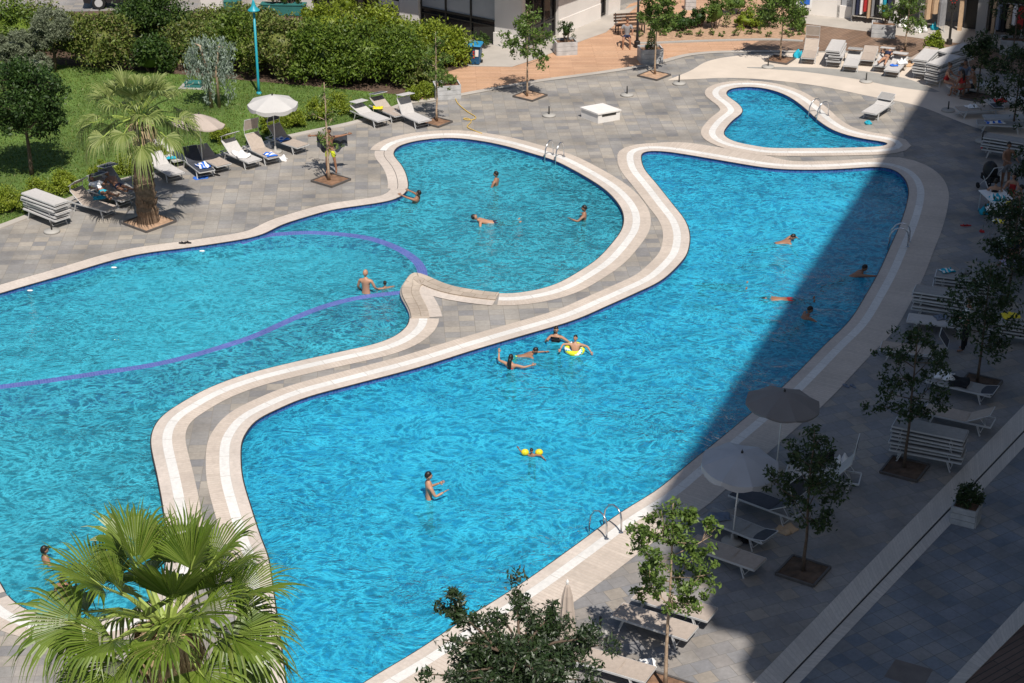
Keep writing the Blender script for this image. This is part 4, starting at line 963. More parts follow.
for px, py, lab in [(549,116,'empty parasol base nearest to the lagoon ladder'),(627,95.5,'empty parasol base behind the white concrete box'),(679,84,'empty parasol base at the tip of the beige path'),(866,82,'empty parasol base on the beige path near the lone lounger'),(52,232,'empty parasol base in front of the leftmost lounger pile'),(948,111,'shaded empty parasol base at the shadow edge'),(982,142,'shaded empty parasol base beside the orange red bag'),(1003,180,'shaded empty parasol base behind the party group'),(600,632,'sunlit empty parasol base beside the taupe loungers'),(768,67.5,'empty parasol base beside the pit on the beige path')]:
    t = empty('parasol_stand', W(px, py), 0, lab, 'parasol stand', 'empty round parasol bases')
    MB().lathe([(.27, 0), (.29, .03), (.27, .075), (.06, .09), (.0, .09)], 22).build('disc', 'concrete', t, True); MB().tube([(0, 0, .08), (0, 0, .42)], .03, 10).build('socket', 'dark_metal', t, True)
# ------------------------------------------------------------------ pool ladders
def ladder(px, py, out, label, w_=.48):
    """out = ground direction from water to deck"""
    b = W(px, py); d = Vector((out[0], out[1], 0)).normalized(); yaw = math.atan2(-d.x, d.y); t = empty('pool_ladder', b, yaw, label, 'pool ladder', 'steel ladders at the pool edges')
    for s_ in (-1, 1):
        m = MB(); x = s_ * w_ / 2; m.tube([(x, .52, 0), (x, .52, .40), (x, .48, .55), (x, .38, .65), (x, .22, .68), (x, .04, .60), (x, -.10, .40), (x, -.14, .1), (x, -.14, -1.1)], .024, 8); m.build('handrail', 'steel', t, True)
        MB().lathe([(.06, .016), (.06, .034), (.03, .045)], 12, (x, .52, 0)).build('flange', 'steel', t)
    for z in (-.25, -.5, -.75): MB().box((0, -.14, z), (w_, .09, .025)).build('step', 'steel', t)
ladder(552, 160, (.5, .86), 'steel ladder with twin rails at the round lagoon end')
ladder(815, 117, (.8, .6), 'steel ladder at the small pool')
ladder(893, 243, (.95, -.3), 'shaded steel ladder at the far right of the main pool')
ladder(600, 528, (.62, -.78), 'sunlit steel ladder at the near right of the main pool')
# ------------------------------------------------------------------ white box, bin, lamps, sign, hose
zt = .44; P4 = [W(580, 107, zt), W(602.7, 103, zt), W(621.5, 109.6, zt), W(598, 113.8, zt)]; cxy = sum(P4, Vector()) / 4
t = empty('stone_box', (cxy.x, cxy.y, 0), 0, 'low white concrete box with a slot in its side', 'concrete box')
loc = [(p - cxy).to_2d() for p in P4]; inn = [p * .93 for p in loc]
MB().prism([tuple(p) for p in reversed(inn)], 0, zt - .06).build('body', 'stone_box', t); MB().prism([tuple(p) for p in reversed(loc)], zt - .06, zt).build('lid', 'stone_box', t)
m = MB(); a, b_ = inn[3].lerp(inn[2], .18), inn[3].lerp(inn[2], .82); nrm = Vector(((b_ - a).y, -(b_ - a).x)).normalized(); m.box(((a + b_).x / 2 + nrm.x * .004, (a + b_).y / 2 + nrm.y * .004, zt - .13), ((b_ - a).length, .02, .09), Matrix.Rotation(math.atan2((b_ - a).y, (b_ - a).x), 3, 'Z')); m.build('slot', 'dark_metal', t)
t = empty('litter_bin', W(475.5, 64), R(-12), 'blue wheeled litter bin beside the yellow green shrub', 'litter bin')
m = MB(); vs = [(-.21, -.2, .06), (.21, -.2, .06), (.21, .2, .06), (-.21, .2, .06), (-.28, -.26, .88), (.28, -.26, .88), (.28, .28, .88), (-.28, .28, .88)]; m.add(vs, [(3, 2, 1, 0), (4, 5, 6, 7), (0, 1, 5, 4), (1, 2, 6, 5), (2, 3, 7, 6), (3, 0, 4, 7)]); m.build('body', 'blue_plastic', t)
m = MB(); m.box((0, 0, .85), (.60, .58, .07)); m.build('bin_liner', 'black', t); m = MB(); m.add([(-.31, -.31, .89), (.31, -.31, .89), (.31, .31, .93), (-.31, .31, .93), (-.27, -.26, .95), (.27, -.26, .95), (.27, .28, 1.0), (-.27, .28, 1.0)], [(3, 2, 1, 0), (4, 5, 6, 7), (0, 1, 5, 4), (1, 2, 6, 5), (2, 3, 7, 6), (3, 0, 4, 7)]); m.build('lid', 'blue_lid', t)
m = MB(); m.add([(.05, -.252, .42), (.19, -.252, .42), (.21, -.272, .74), (.05, -.272, .74)], [(0, 1, 2, 3)], 0)
for k in range(3): m.box((-.02, -.242 - .02 * k * .5, .38 + .13 * k), (.07, .012, .08), None, 1)
m.build('sticker', ['white_paint', 'red_plastic'], t)
for s_ in (-1, 1): m = MB(); m.tube([(s_ * .2, .24, .08), (s_ * .27, .24, .08)], .08, 12); m.build('wheel', 'rubber', t)
t = empty('street_lamp', W(259, 94), 0, 'tall teal lamp post with a conical shade above the hedge', 'lamp post')
MB().tube([(0, 0, 0), (0, 0, .5), (0, 0, 3.75)], [.075, .055, .05], 10).build('pole', 'teal_paint', t, True); MB().lathe([(.27, 3.66), (.25, 3.70), (.10, 3.84), (.08, 3.95), (.05, 4.05), (.03, 4.14)], 18).build('lamp_shade', 'teal_paint', t, True); MB().lathe([(.12, 0), (.12, .05), (.08, .12)], 12).build('base', 'teal_paint', t); MB().ell((0, 0, 3.64), (.09, .09, .08)).build('bulb', 'white_paint', t, True)
t = empty('street_lamp', W(637, 47.5), 0, 'black lamp post beside the bench at the timber deck', 'lamp post')
MB().tube([(0, 0, 0), (0, 0, .6), (0, 0, 3.9)], [.09, .06, .05], 10).build('pole', 'black', t, True); MB().lathe([(.28, 3.82), (.26, 3.87), (.10, 4.0), (.05, 4.2)], 16).build('lamp_shade', 'black', t, True); MB().lathe([(.14, 0), (.14, .3), (.1, .34)], 12).build('base', 'black', t)
t = empty('sign_post', W(949, 44.5), 0, 'dark post carrying a small round sign with red dots', 'sign')
MB().tube([(0, 0, 0), (0, 0, 2.9)], .06, 10).build('pole', 'dark_metal', t); MB().box((0, 0, 1.95), (.42, .09, .78)).build('board', 'dark_metal', t); m = MB()
for i in range(6):
    for j in range(3):
        a = 2 * math.pi * i / 6; m.box((-.0 + .13 * math.cos(a) , -.05, 2.12 - .17 * (j - 1) * 0 + .13 * math.sin(a)) if j == 0 else (.0 + .11 * math.cos(a), -.05, 1.83 + .11 * math.sin(a)), (.045, .012, .045))
m.build('red_dots', 'red_plastic', t); MB().lathe([(.14, 0), (.14, .25), (.07, .28)], 12).build('base', 'dark_metal', t)
hose = smoothc(catmull(PW([(455,97),(457,103),(463,109),(470,114),(477,118),(474,121),(466,121),(461,119),(466,118),(473,121),(469,125),(466,127.5),(474,131),(482,134)]), False), False, 2)
m = MB(); m.tube([(p.x, p.y, .03 + .004 * math.sin(i)) for i, p in enumerate(hose)], .019, 6); tag(m.build('garden_hose', 'hose_yellow', None, True), 'yellow garden hose snaking from the planter to the lagoon coping', 'hose')
for px, py, lab in [(30, 290.5, 'leftmost white light fitting in the lagoon wall'), (114, 267.5, 'second white light fitting in the lagoon wall'), (202, 251, 'white light fitting in the lagoon wall nearest the palm')]:
    t = empty('pool_light', W(px, py, -.11), 0, lab, 'pool light', 'light fittings along the lagoon edge'); MB().ell((0, 0, 0), (.10, .04, .03)).build('cover', 'white_paint', t, True); MB().lathe([(.03, .01), (.025, .03)], 10).build('lens', 'aluminium', t)
# footwear and small belongings
def shoe(px, py, yaw, mat, lab, grp, z=0):
    b = W(px, py, z); t = empty('sandal', b, yaw, lab, 'sandal', grp); m = MB(); k = 10
    pr = [(math.cos(2 * math.pi * i / k) * .05 * (1 + .2 * math.sin(2 * math.pi * i / k)), math.sin(2 * math.pi * i / k) * .14) for i in range(k)]; m.prism(pr, .006, .035); m.build('sole', mat, t)
    m = MB(); m.tube([(-.05, .0, .03), (0, .03, .075), (.05, .0, .03)], .012, 5); m.build('strap', mat, t)
shoe(846, 386.5, .6, 'cloth_shadeblue', 'left one of the pale blue sandals on the shaded deck', 'pair of pale blue sandals'); shoe(853, 386.8, .5, 'cloth_shadeblue', 'right one of the pale blue sandals on the shaded deck', 'pair of pale blue sandals')
shoe(182.5, 243.5, 1.4, 'cloth_black', 'left one of the dark sandals on the lagoon coping', 'pair of dark sandals', .016); shoe(188, 243, 1.2, 'cloth_black', 'right one of the dark sandals on the lagoon coping', 'pair of dark sandals', .016)
shoe(964, 226, 1.4, 'cloth_red', 'left one of the dark red sandals near the party table', 'pair of dark red sandals'); shoe(967.5, 226, 1.6, 'cloth_red', 'right one of the dark red sandals near the party table', 'pair of dark red sandals')
shoe(214, 175, 1.2, 'cloth_black', 'left black sandal by the beige parasol lounger', 'pair of black sandals by the parasol'); shoe(217.5, 175.5, 1.0, 'cloth_black', 'right black sandal by the beige parasol lounger', 'pair of black sandals by the parasol')
def cloth(px, py, z, sx_, sy_, mat, label, yaw=0, seed=0, h=.06, name='towel', cat='towel', mat2=None):
    """crumpled towel lying on something"""
    rs = np.random.default_rng(seed + 7); n = 12; m = MB(); ph = rs.uniform(0, 6.28, 8); vs = []
    for i in range(n + 1):
        for j in range(n + 1):
            u, v = i / n - .5, j / n - .5; e = 1 - max(abs(u), abs(v)) ** 4 * 8
            x = u * sx_ * (1 + .1 * math.sin(6 * v + ph[0])); y = v * sy_ * (1 + .1 * math.sin(6 * u + ph[1]))
            vs.append((x, y, max(0, h * (.45 + .3 * math.sin(9 * u + 5 * v + ph[2]) + .25 * math.sin(7 * v - 6 * u + ph[3]) + .2 * math.sin(15 * u + ph[4]))) * max(.1, e) + .006))
    k = n + 1; fs = [(i * k + j, (i + 1) * k + j, (i + 1) * k + j + 1, i * k + j + 1) for i in range(n) for j in range(n)]; c = len(vs)
    m.add(vs + [(x, y, .001) for x, y, z_ in vs], fs); m.f += [tuple(reversed([q + c for q in f])) for f in fs]; m.m += [0] * len(fs)
    if mat2: m.m = [1 if (i // n) % 4 < 2 else 0 for i in range(len(fs))] + [0] * len(fs)
    rim = [i * k for i in range(n + 1)] + [n * k + j for j in range(1, k)] + [i * k + n for i in range(n - 1, -1, -1)] + [j for j in range(n - 1, 0, -1)]
    for a_, b2 in zip(rim, rim[1:] + rim[:1]): m.f.append((b2, a_, a_ + c, b2 + c)); m.m.append(0)
    o = m.build(name, [mat, mat2 or mat], None, True); o.location = W(px, py, z); o.rotation_euler = (0, 0, yaw); return tag(o, label, cat)
S = .36
cloth(171, 158, S + .02, .35, .25, 'cloth_teal', 'small teal cloth on the pale lounger behind the palm', .4, 1)
cloth(99, 198, S, .5, .3, 'cloth_teal', 'teal towel on the lounger under the black sunshade', .4, 2)
cloth(203, 166, S, .45, .6, 'cloth_blue', 'blue and white striped towel hanging off a lounger by the palm', .5, 3, .14, mat2='cloth_white')
cloth(201, 178, .0, .55, .3, 'cloth_blue', 'bright blue towel dropped on the paving by the palm', .3, 4)
cloth(241, 155, S, .8, .5, 'cloth_white', 'white rumpled towels on the lounger with white sunshade', -1, 5, .16)
cloth(270, 155, S, .45, .4, 'cloth_blue', 'blue towel at the foot of the taupe lounger', -1, 6, .10, mat2='cloth_white')
cloth(281, 160, 0, .45, .4, 'cloth_white', 'white bag slumped on the paving by the lounger foot', 0, 7, .22, 'beach_bag', 'bag')
cloth(281, 139, S + .05, .5, .4, 'cloth_blue', 'blue cloth on the dark backed lounger', -.8, 8, .08, mat2='cloth_white')
cloth(268, 149, 0, .35, .3, 'cloth_white', 'small white bag beside the white parasol foot', 0, 9, .35, 'beach_bag', 'bag')
cloth(378, 108, S + .1, .4, .3, 'yellow_plastic', 'yellow cloth on the taupe lounger with dark sunshade', 0, 10)
cloth(798, 57.5, 0, .45, .4, 'cloth_teal', 'turquoise beach bag on the beige path beside a taupe lounger', 0, 11, .45, 'beach_bag', 'bag')
cloth(902, 63, S, .45, .45, 'cloth_white', 'white towel on the lounger beside the sunbather', 0, 12, .2); cloth(894, 65.5, S, .35, .25, 'cloth_blue', 'blue cloth next to the white towel near the sunbather', 0, 13)
cloth(995, 122.5, S, .75, .35, 'cloth_white', 'white and blue towel on the shaded lounger near the red bag', 0, 14, .06, mat2='cloth_blue')
cloth(988, 148.5, 0, .55, .22, 'cloth_red', 'orange red bag lying on the shaded paving', .1, 15, .12, 'beach_bag', 'bag')
cloth(928, 271.5, .83, .01, .01, 'cloth_white', 'x') if False else None
cloth(947, 271, .83, .42, .3, 'cloth_teal', 'teal and white cloth on top of the pile below the party table', .3, 16, .1, mat2='cloth_white')
cloth(965, 272, .83, .36, .3, 'cloth_grey', 'grey folded cloth on top of the pile below the party table', 0, 17, .14)
cloth(938, 280, .5, .2, .2, 'cloth_black', 'small black bag hanging at the end of the lounger pile', 0, 18, .18, 'beach_bag', 'bag')
cloth(945, 376.5, S, .55, .5, 'cloth_white', 'white towel on the shaded lounger with dark cushion', -.3, 19, .16)
cloth(959, 382, S, .7, .55, 'cloth_black', 'dark cushion on the shaded lounger with white towel', -1.9, 20, .07, 'cushion', 'cushion')
cloth(843, 462, S + .05, .38, .3, 'cloth_white', 'white bundle on the lounger under the dark parasol', 0, 21, .22)
cloth(826, 459, S, .4, .3, 'cloth_black', 'black bag on the lounger under the dark parasol', 0, 22, .3, 'beach_bag', 'bag')
cloth(686, 606, .1, .35, .22, 'cloth_white', 'white rags beside the head of the sunlit taupe lounger', 0, 23, .12); cloth(648, 664, .1, .35, .3, 'cloth_white', 'white rags beside the lowest taupe lounger', 0, 24, .12); cloth(690, 613, 0, .35, .15, 'cloth_black', 'black cloth on the paving behind the sunlit loungers', .5, 25, .08)
cloth(1010, 316, .70, .5, .4, 'yellow_plastic', 'yellow towel on the pile at the frame edge', .2, 61, .1)
cloth(985, 213, 0, .42, .4, 'cloth_teal', 'cyan bag on the paving beside the party table', 0, 26, .35, 'beach_bag', 'bag')
cloth(982, 232, 0, .16, .16, 'cloth_red', 'small red thing on the paving below the party table', 0, 27, .1, 'toy', 'toy')
cloth(909, 66, 0, .5, .4, 'cloth_tan', 'brown bag under the shade beside the pale lounger pile', 0, 28, .3, 'beach_bag', 'bag')
cloth(780, 498, 0, .01, .01, 'cloth_tan', 'x') if False else None
cloth(787, 530, 0, .5, .4, 'cloth_tan', 'brown bag left on the paving behind the pale parasol', .6, 29, .14, 'beach_bag', 'bag')
lounger((1000,246),(1038,252),'shaded lounger heaped with bags near the party table',20,FG)
lounger((1003,262),(1042,268),'shaded lounger just above the pile with teal cloth',15,FD)
cloth(1006, 242, S, .5, .4, 'cloth_white', 'white towel on the lounger heaped with bags', 0, 71, .2)
cloth(1016, 246, S, .4, .4, 'cloth_navy', 'navy bag on the lounger heaped with bags', 0, 72, .35, 'beach_bag', 'bag')
cloth(990, 240, 0, .4, .3, 'cloth_grey', 'grey bag on the paving beside the party table', 0, 73, .3, 'beach_bag', 'bag')
cloth(1010, 262, S, .6, .45, 'cloth_lilac', 'lilac towel on the dark shaded lounger', .3, 74, .1)
cloth(972, 107, S, .5, .4, 'cloth_white', 'white towel on the flat shaded taupe lounger', .2, 75, .1)
cloth(1000, 101, S, .5, .4, 'cloth_red', 'red towel on the lounger behind the flat taupe one', .2, 76, .12)
cloth(941, 318, S, .35, .3, 'cloth_shadeblue', 'pale blue shirt on the lounger beside the standing man', .2, 77, .12)
cloth(720, 517, S, .5, .4, 'cloth_shadeblue', 'blue grey towel on the lounger under the pale parasol', .2, 78, .06)
cloth(745, 541, 0, .3, .25, 'cloth_black', 'black bag on the paving by the pale parasol foot', .2, 79, .22, 'beach_bag', 'bag')
cloth(868, 124, 0, .25, .2, 'cloth_teal', 'small teal bag beside the lone pale lounger', .2, 80, .2, 'beach_bag', 'bag')
# ------------------------------------------------------------------ party table, bench, stroller
t = empty('folding_table', W(996, 216), R(8), 'white plastic table crowded with party things in the shade', 'table'); MB().box((0, 0, .72), (.9, 1.5, .035)).build('tabletop', 'white_paint', t)
for x in (-.4, .4):
    for y in (-.68, .68): MB().tube([(x * .95, y * .95, .70), (x, y, 0)], .02, 6).build('leg', 'aluminium', t)
for px, py, sx_, sy_, mat, mat2, lab, sd, h in [(997,199,.5,.45,'cloth_teal','cloth_white','cyan and white beach towel on the party table',31,.22),(992,210,.4,.35,'cloth_white',None,'white packages on the party table',32,.2),(1003,212,.4,.4,'cloth_white','cloth_shadeblue','white blue bag on the party table',33,.2),(999,222,.4,.3,'yellow_plastic','cloth_white','yellow cloth at the near end of the party table',34,.12),(1010,204,.25,.2,'yellow_plastic',None,'small yellow thing on the party table',35,.12)]: cloth(px, py, .74, sx_, sy_, mat, lab, 0, sd, h, mat2=mat2)
t = empty('stroller', W(988, 190), R(20), 'black baby stroller parked behind the party group', 'stroller'); m = MB(); m.ell((0, 0, .78), (.26, .34, .36), 12, 8); m.build('hood', 'black', t, True); m = MB(); m.box((0, -.05, .52), (.42, .62, .22)); m.build('seat', 'cloth_black', t)
m = MB(); m.tube([(-.22, .3, .1), (-.2, -.2, .6), (-.2, -.5, 1.05), (.2, -.5, 1.05), (.2, -.2, .6), (.22, .3, .1)], .018, 6); m.tube([(-.2, -.35, .1), (-.2, .1, .55)], .018, 6); m.tube([(.2, -.35, .1), (.2, .1, .55)], .018, 6); m.build('frame', 'aluminium', t)
for x in (-.24, .24):
    for y in (-.36, .32): m = MB(); m.tube([(x - .02, y, .11), (x + .02, y, .11)], .11, 14); m.build('wheel', 'rubber', t)
t = empty('bench', W(630, 33), R(12), 'dark slatted bench in the tree shade by the black lamp', 'bench'); m = MB()
for k in range(4): m.box((0, -.2 + .12 * k, .44), (1.5, .1, .03))
m.build('seat', 'wood_dark', t); m = MB()
for k in range(3): m.box((0, .27 + .03 * k, .56 + .14 * k), (1.5, .03, .1))
m.build('backrest', 'wood_dark', t)
for x in (-.65, .65): m = MB(); m.tube([(x, -.22, 0), (x, -.2, .43), (x, .22, .43), (x, .36, .92)], .03, 6); m.tube([(x, .22, .43), (x, .26, 0)], .03, 6); m.build('leg', 'dark_metal', t)
t = empty('garden_box', W(194, 87), R(-6), 'low dark teal box on the lawn below the weeping cedar', 'box'); MB().box((0, 0, .12), (.7, .4, .18)).build('body', 'teal_dark', t); MB().box((0, 0, .23), (.75, .45, .04)).build('lid', 'teal_dark', t); MB().box((0, 0, .015), (1.2, .8, .03)).build('base', 'concrete', t)
# ------------------------------------------------------------------ buildings beyond the hedge
def wallbox(m, a, b, z0, z1, th, mi=0, push=0):
    """upright slab whose front face runs a->b on the ground; th goes away from the viewer"""
    a, b = Vector(a).to_2d(), Vector(b).to_2d(); d = (b - a).normalized(); nb = Vector((-d.y, d.x)); a2, b2 = a - nb * push, b - nb * push
    m.prism([tuple(a2), tuple(b2), tuple(b2 + nb * th), tuple(a2 + nb * th)], z0, z1, mi)
c0 = W(522, 50.5); lft = W(300, 5.5); rgt = W(640, 2)
def along(a, b, px):   # point of the facade line a-b seen in photo column px
    lo, hi = -1.0, 3.0
    f = lambda t: (lambda p: 512 + FOC * p.x / (p.y * CP + CAMH * SP))(a + (b - a) * t)
    inc = f(1) > f(0)
    for _ in range(50):
        m_ = (lo + hi) / 2
        if (f(m_) < px) == inc: lo = m_
        else: hi = m_
    return a + (b - a) * lo
t = empty('white_building', (c0.x, c0.y, 0), 0, 'white building with blinds behind the hedge and blue bin', 'building'); o0 = Vector((c0.x, c0.y, 0))
def L_(px): return along(c0, lft, px) - o0
def R_(px): return along(c0, rgt, px) - o0
hb = 8.5; dirL = (L_(300) - L_(522)).normalized(); dirR = (R_(640) - R_(522)).normalized()
m = MB()   # body set back behind the facade
A0, A1, A2 = L_(180), L_(522) , R_(660); bk = Vector((0, 14, 0)); set_ = (dirL + dirR).normalized() * .6
m.prism([tuple((A0 + dirR * .5).to_2d()), tuple((A1 + dirL * .35 + dirR * .35).to_2d()), tuple((A2 + dirL * .5).to_2d()), tuple((A2 + bk).to_2d()), tuple((A0 + bk).to_2d())], 0, hb); m.build('core', 'plaster_grey', t)
def facepanel(p, q, z0, z1, th, mat, nm, push=0):
    m = MB(); wallbox(m, p, q, z0, z1, th, 0, push); return m.build(nm, mat, t)
for a, b in ((495, 521.5), (400, 419), (300, 312), (250, 268)): facepanel(L_(a), L_(b), 0, 3.3, .32, 'plaster', 'pillar', .02); facepanel(L_(a - 1), L_(b), 0, .62, .05, 'plaster_base', 'sunlit_foot', .06) if a == 495 else None  # paler slab paints the sunlit foot of the corner pillar
def window(face, a, b, z0, zm, z1, n):
    f = empty('window', (0, 0, 0)); bpy.data.objects.remove(f)
    p, q = face(a), face(b)
    if (q - p).x < 0: p, q = q, p
    m = MB(); wallbox(m, p, q, z0, z1, .03, 0, -.22); w_ = m.build('window', 'glass_dark', t)
    m = MB(); wallbox(m, p, q, zm, z1, .02, 0, -.195); m.build('blind', 'window_blind', w_)
    m = MB()
    for k in range(n + 1): r_ = p + (q - p) * (k / n); d = (q - p).normalized() * .045; wallbox(m, r_ - d, r_ + d, z0, z1, .06, 0, -.14)
    wallbox(m, p, q, zm - .05, zm + .05, .05, 0, -.145); wallbox(m, p, q, z0, z0 + .08, .05, 0, -.145); wallbox(m, p, q, z0 + .75, z0 + .80, .05, 0, -.146); m.build('frame', 'dark_metal', w_)
window(L_, 419.5, 494.5, .05, 1.08, 3.25, 3); window(L_, 312.5, 399, .05, 1.2, 3.25, 4); window(L_, 268.5, 299, .05, 1.9, 3.25, 2)
for px in (343, 361, 374): facepanel(L_(px - 2.5), L_(px + 2.5), 0, 3.25, .1, 'bronze_metal', 'post', .0)
facepanel(L_(378), L_(398), .0, 1.15, .08, 'plaster', 'wall_panel', -.1)
for a, b, z1, mat, nm in ((522, 524, 3.3, 'plaster', 'pillar'), (558, 600, 3.3, 'plaster', 'wall'), (608, 620, 3.3, 'plaster', 'pillar')): facepanel(R_(a), R_(b), 0, z1, .32, mat, nm, .015)
facepanel(R_(558), R_(600), 0, .75, .05, 'plaster_base', 'sunlit_foot', .05)  # sunlight on the wall's foot put into a paler slab
window(R_, 524.5, 557.5, .05, 2.9, 3.25, 3); window(R_, 600.5, 607.5, .05, 2.9, 3.25, 1)
m = MB(); ov = -1.0   # floor above juts out
e0, e1, e2 = L_(180) - dirR * 1.3, L_(522) - (dirL + dirR) * .95, R_(660) - dirL * 1.1
m.prism([tuple(e0.to_2d()), tuple(e1.to_2d()), tuple(e2.to_2d()), tuple((e2 + bk).to_2d()), tuple((e0 + bk).to_2d())], 3.3, 3.75); m.build('canopy_slab', 'plaster', t)
m = MB(); m.prism([tuple((e0 + dirR * .3).to_2d()), tuple((e1 + (dirL + dirR) * .25).to_2d()), tuple((e2 + dirL * .3).to_2d()), tuple((e2 + bk).to_2d()), tuple((e0 + bk).to_2d())], hb + .01, hb + .4); m.build('roof', 'plaster', t)
# shops on the right
s0, s1 = W(780, 11.5), W(1075, 44); t = empty('shop_building', (s0.x, s0.y, 0), 0, 'pale shop row with clothes displayed in its openings', 'building'); o1 = Vector((s0.x, s0.y, 0))
def S_(px): return along(s0, s1, px) - o1
dS = (S_(1060) - S_(780)).normalized(); nS = Vector((-dS.y, dS.x, 0))
m = MB(); m.prism([tuple((S_(795) + nS * 1.6).to_2d()), tuple((S_(1090) + nS * 1.6).to_2d()), tuple((S_(1090) + nS * 10).to_2d()), tuple((S_(795) + nS * 10).to_2d())], 0, 6.5); m.build('core', 'plaster_grey', t)
for a, b, z1, mat, nm in [(806,836,.95,'plaster_base','low_wall'),(836.5,852,.62,'plaster_base','low_wall'),(893,897,3.3,'plaster','pillar'),(806,809,3.3,'plaster','pillar'),(836,839,3.3,'plaster','pillar'),(918,925,1.1,'plaster','low_wall'),(957,961,3.3,'cloth_tan','timber_post'),(975,985,3.3,'plaster_grey','pillar'),(990,993,3.3,'cloth_tan','timber_post'),(1040,1048,3.3,'plaster','pillar')]: facepanel(S_(a), S_(b), 0, z1, .18, mat, nm, 0)
for a, b in ((810, 835), (840, 853)): facepanel(S_(a), S_(b), .95 if a == 810 else .62, 3.3, .04, 'window_blind', 'shutter', -.08)
for a, b in ((961.5, 974.5), (985.5, 989.5), (993.5, 1039.5)): facepanel(S_(a), S_(b), 0, 3.3, .05, 'dark_metal', 'opening', -.6)
m = MB(); m.prism([tuple((S_(795) - nS * .9).to_2d()), tuple((S_(1090) - nS * .9).to_2d()), tuple((S_(1090) + nS * 10).to_2d()), tuple((S_(795) + nS * 10).to_2d())], 3.31, 3.7); m.build('canopy_slab', 'plaster', t)
# clothes on rails
def rail(px0, px1, h, label, dn=.5, gs=()):
    a, b = S_(px0) + o1 - nS * dn, S_(px1) + o1 - nS * dn; a.z = b.z = 0; t = empty('clothes_rail', a, 0, label, 'clothes rail', 'clothes rails outside the shops'); d = b - a
    m = MB(); m.tube([(0, 0, 0), (0, 0, h), (d.x, d.y, h), (d.x, d.y, 0)], .02, 6); m.build('frame', 'aluminium', t)
    for e in (Vector(), d): m = MB(); m.tube([Vector((0, -.25, .03)) + e, Vector((0, .25, .03)) + e], .02, 6); m.build('foot', 'aluminium', t)
    u = d.normalized(); n = len(gs)
    for i, (mat, ln, lab) in enumerate(gs):
        p = a + d * ((i + .5) / n); g = MB(); wv = d.length / n * .48; rows = []
        for k in range(9):
            f = k / 8; z = h - .04 - ln * f; sp = (.05 + .18 * min(1, f * 6)) if f < .2 else .23 + .05 * f; dp = wv * (.5 + .5 * min(1, f * 5))
            rows.append([(u.x * x + u.y * y * 0 + -u.y * y, u.y * x + u.x * y, z) for x, y in [(dp * math.cos(q * math.pi / 5) * (1 + .25 * (-1) ** q), sp * math.sin(q * math.pi / 5)) for q in range(10)]])
        g.add([v for r_ in rows for v in r_], [(i_ * 10 + j, i_ * 10 + (j + 1) % 10, (i_ + 1) * 10 + (j + 1) % 10, (i_ + 1) * 10 + j) for i_ in range(8) for j in range(10)] + [tuple(range(9, -1, -1)), tuple(80 + j for j in range(10))])
        o = g.build('garment', mat); o.location = p; tag(o, lab, 'garment', 'clothes hanging outside the shops')
rail(853, 891, 1.75, 'long clothes rail behind the plank planter', .35, [('cloth_grey', 1.35, 'long grey dress hanging first on the long rail'), ('cloth_navy', 1.3, 'dark navy dress second on the long rail'), ('cloth_white', 1.25, 'white and blue garment on the long rail near the navy dress'), ('cloth_red', 1.1, 'narrow red garment on the long rail'), ('cloth_tan', 1.4, 'long tan dress on the long rail'), ('cloth_grey', 1.3, 'grey garment in the middle of the long rail'), ('cloth_black', 1.2, 'black garment right of the middle grey one'), ('cloth_white', 1.1, 'white shirt on the right half of the long rail'), ('cloth_teal', 1.0, 'teal and white shirt near the end of the long rail'), ('cloth_navy', 1.3, 'dark garment closing the long rail')])
rail(925, 945, 1.85, 'short clothes rail with tan and grey clothes', .35, [('cloth_tan', 1.25, 'tan dress with red trim on the short rail'), ('cloth_tan', .95, 'shorter tan top in the middle of the short rail'), ('cloth_grey', 1.5, 'long grey coat at the end of the short rail')])
rail(996, 1022, 1.7, 'shaded clothes rail by the last shop', .45, [('cloth_shadeblue', 1.2, 'blue grey garment first on the shaded rail'), ('cloth_black', 1.3, 'black garment on the shaded rail'), ('cloth_tan', 1.1, 'tan garment on the shaded rail'), ('cloth_white', .9, 'white blouse on the shaded rail'), ('cloth_red', 1.1, 'red garment at the end of the shaded rail')])
for i, (px, py, sx_, h, lab) in enumerate([(903, 27, .5, .6, 'patterned white bag heap under the thin tree'), (920, 31.5, .65, .55, 'bulging white bags in front of the low shop wall'), (934, 29, .3, .35, 'turquoise bag below the tan dress')]): cloth(px, py, .02, sx_, .45, ['cloth_white', 'cloth_white', 'cloth_teal'][i], lab, 0, 50 + i, h, 'shopping_bag', 'bag')
t = empty('notice_board', W(800, 31), R(-6), 'blue and white notice board on a timber post', 'notice board'); MB().tube([(-.2, 0, 0), (-.2, 0, 2.2)], .07, 8).build('post', 'bark_pale', t); MB().box((.1, -.09, 1.55), (.75, .05, .75)).build('board', 'white_paint', t); MB().box((.14, -.12, 1.58), (.45, .012, .5)).build('picture', 'cloth_blue', t)
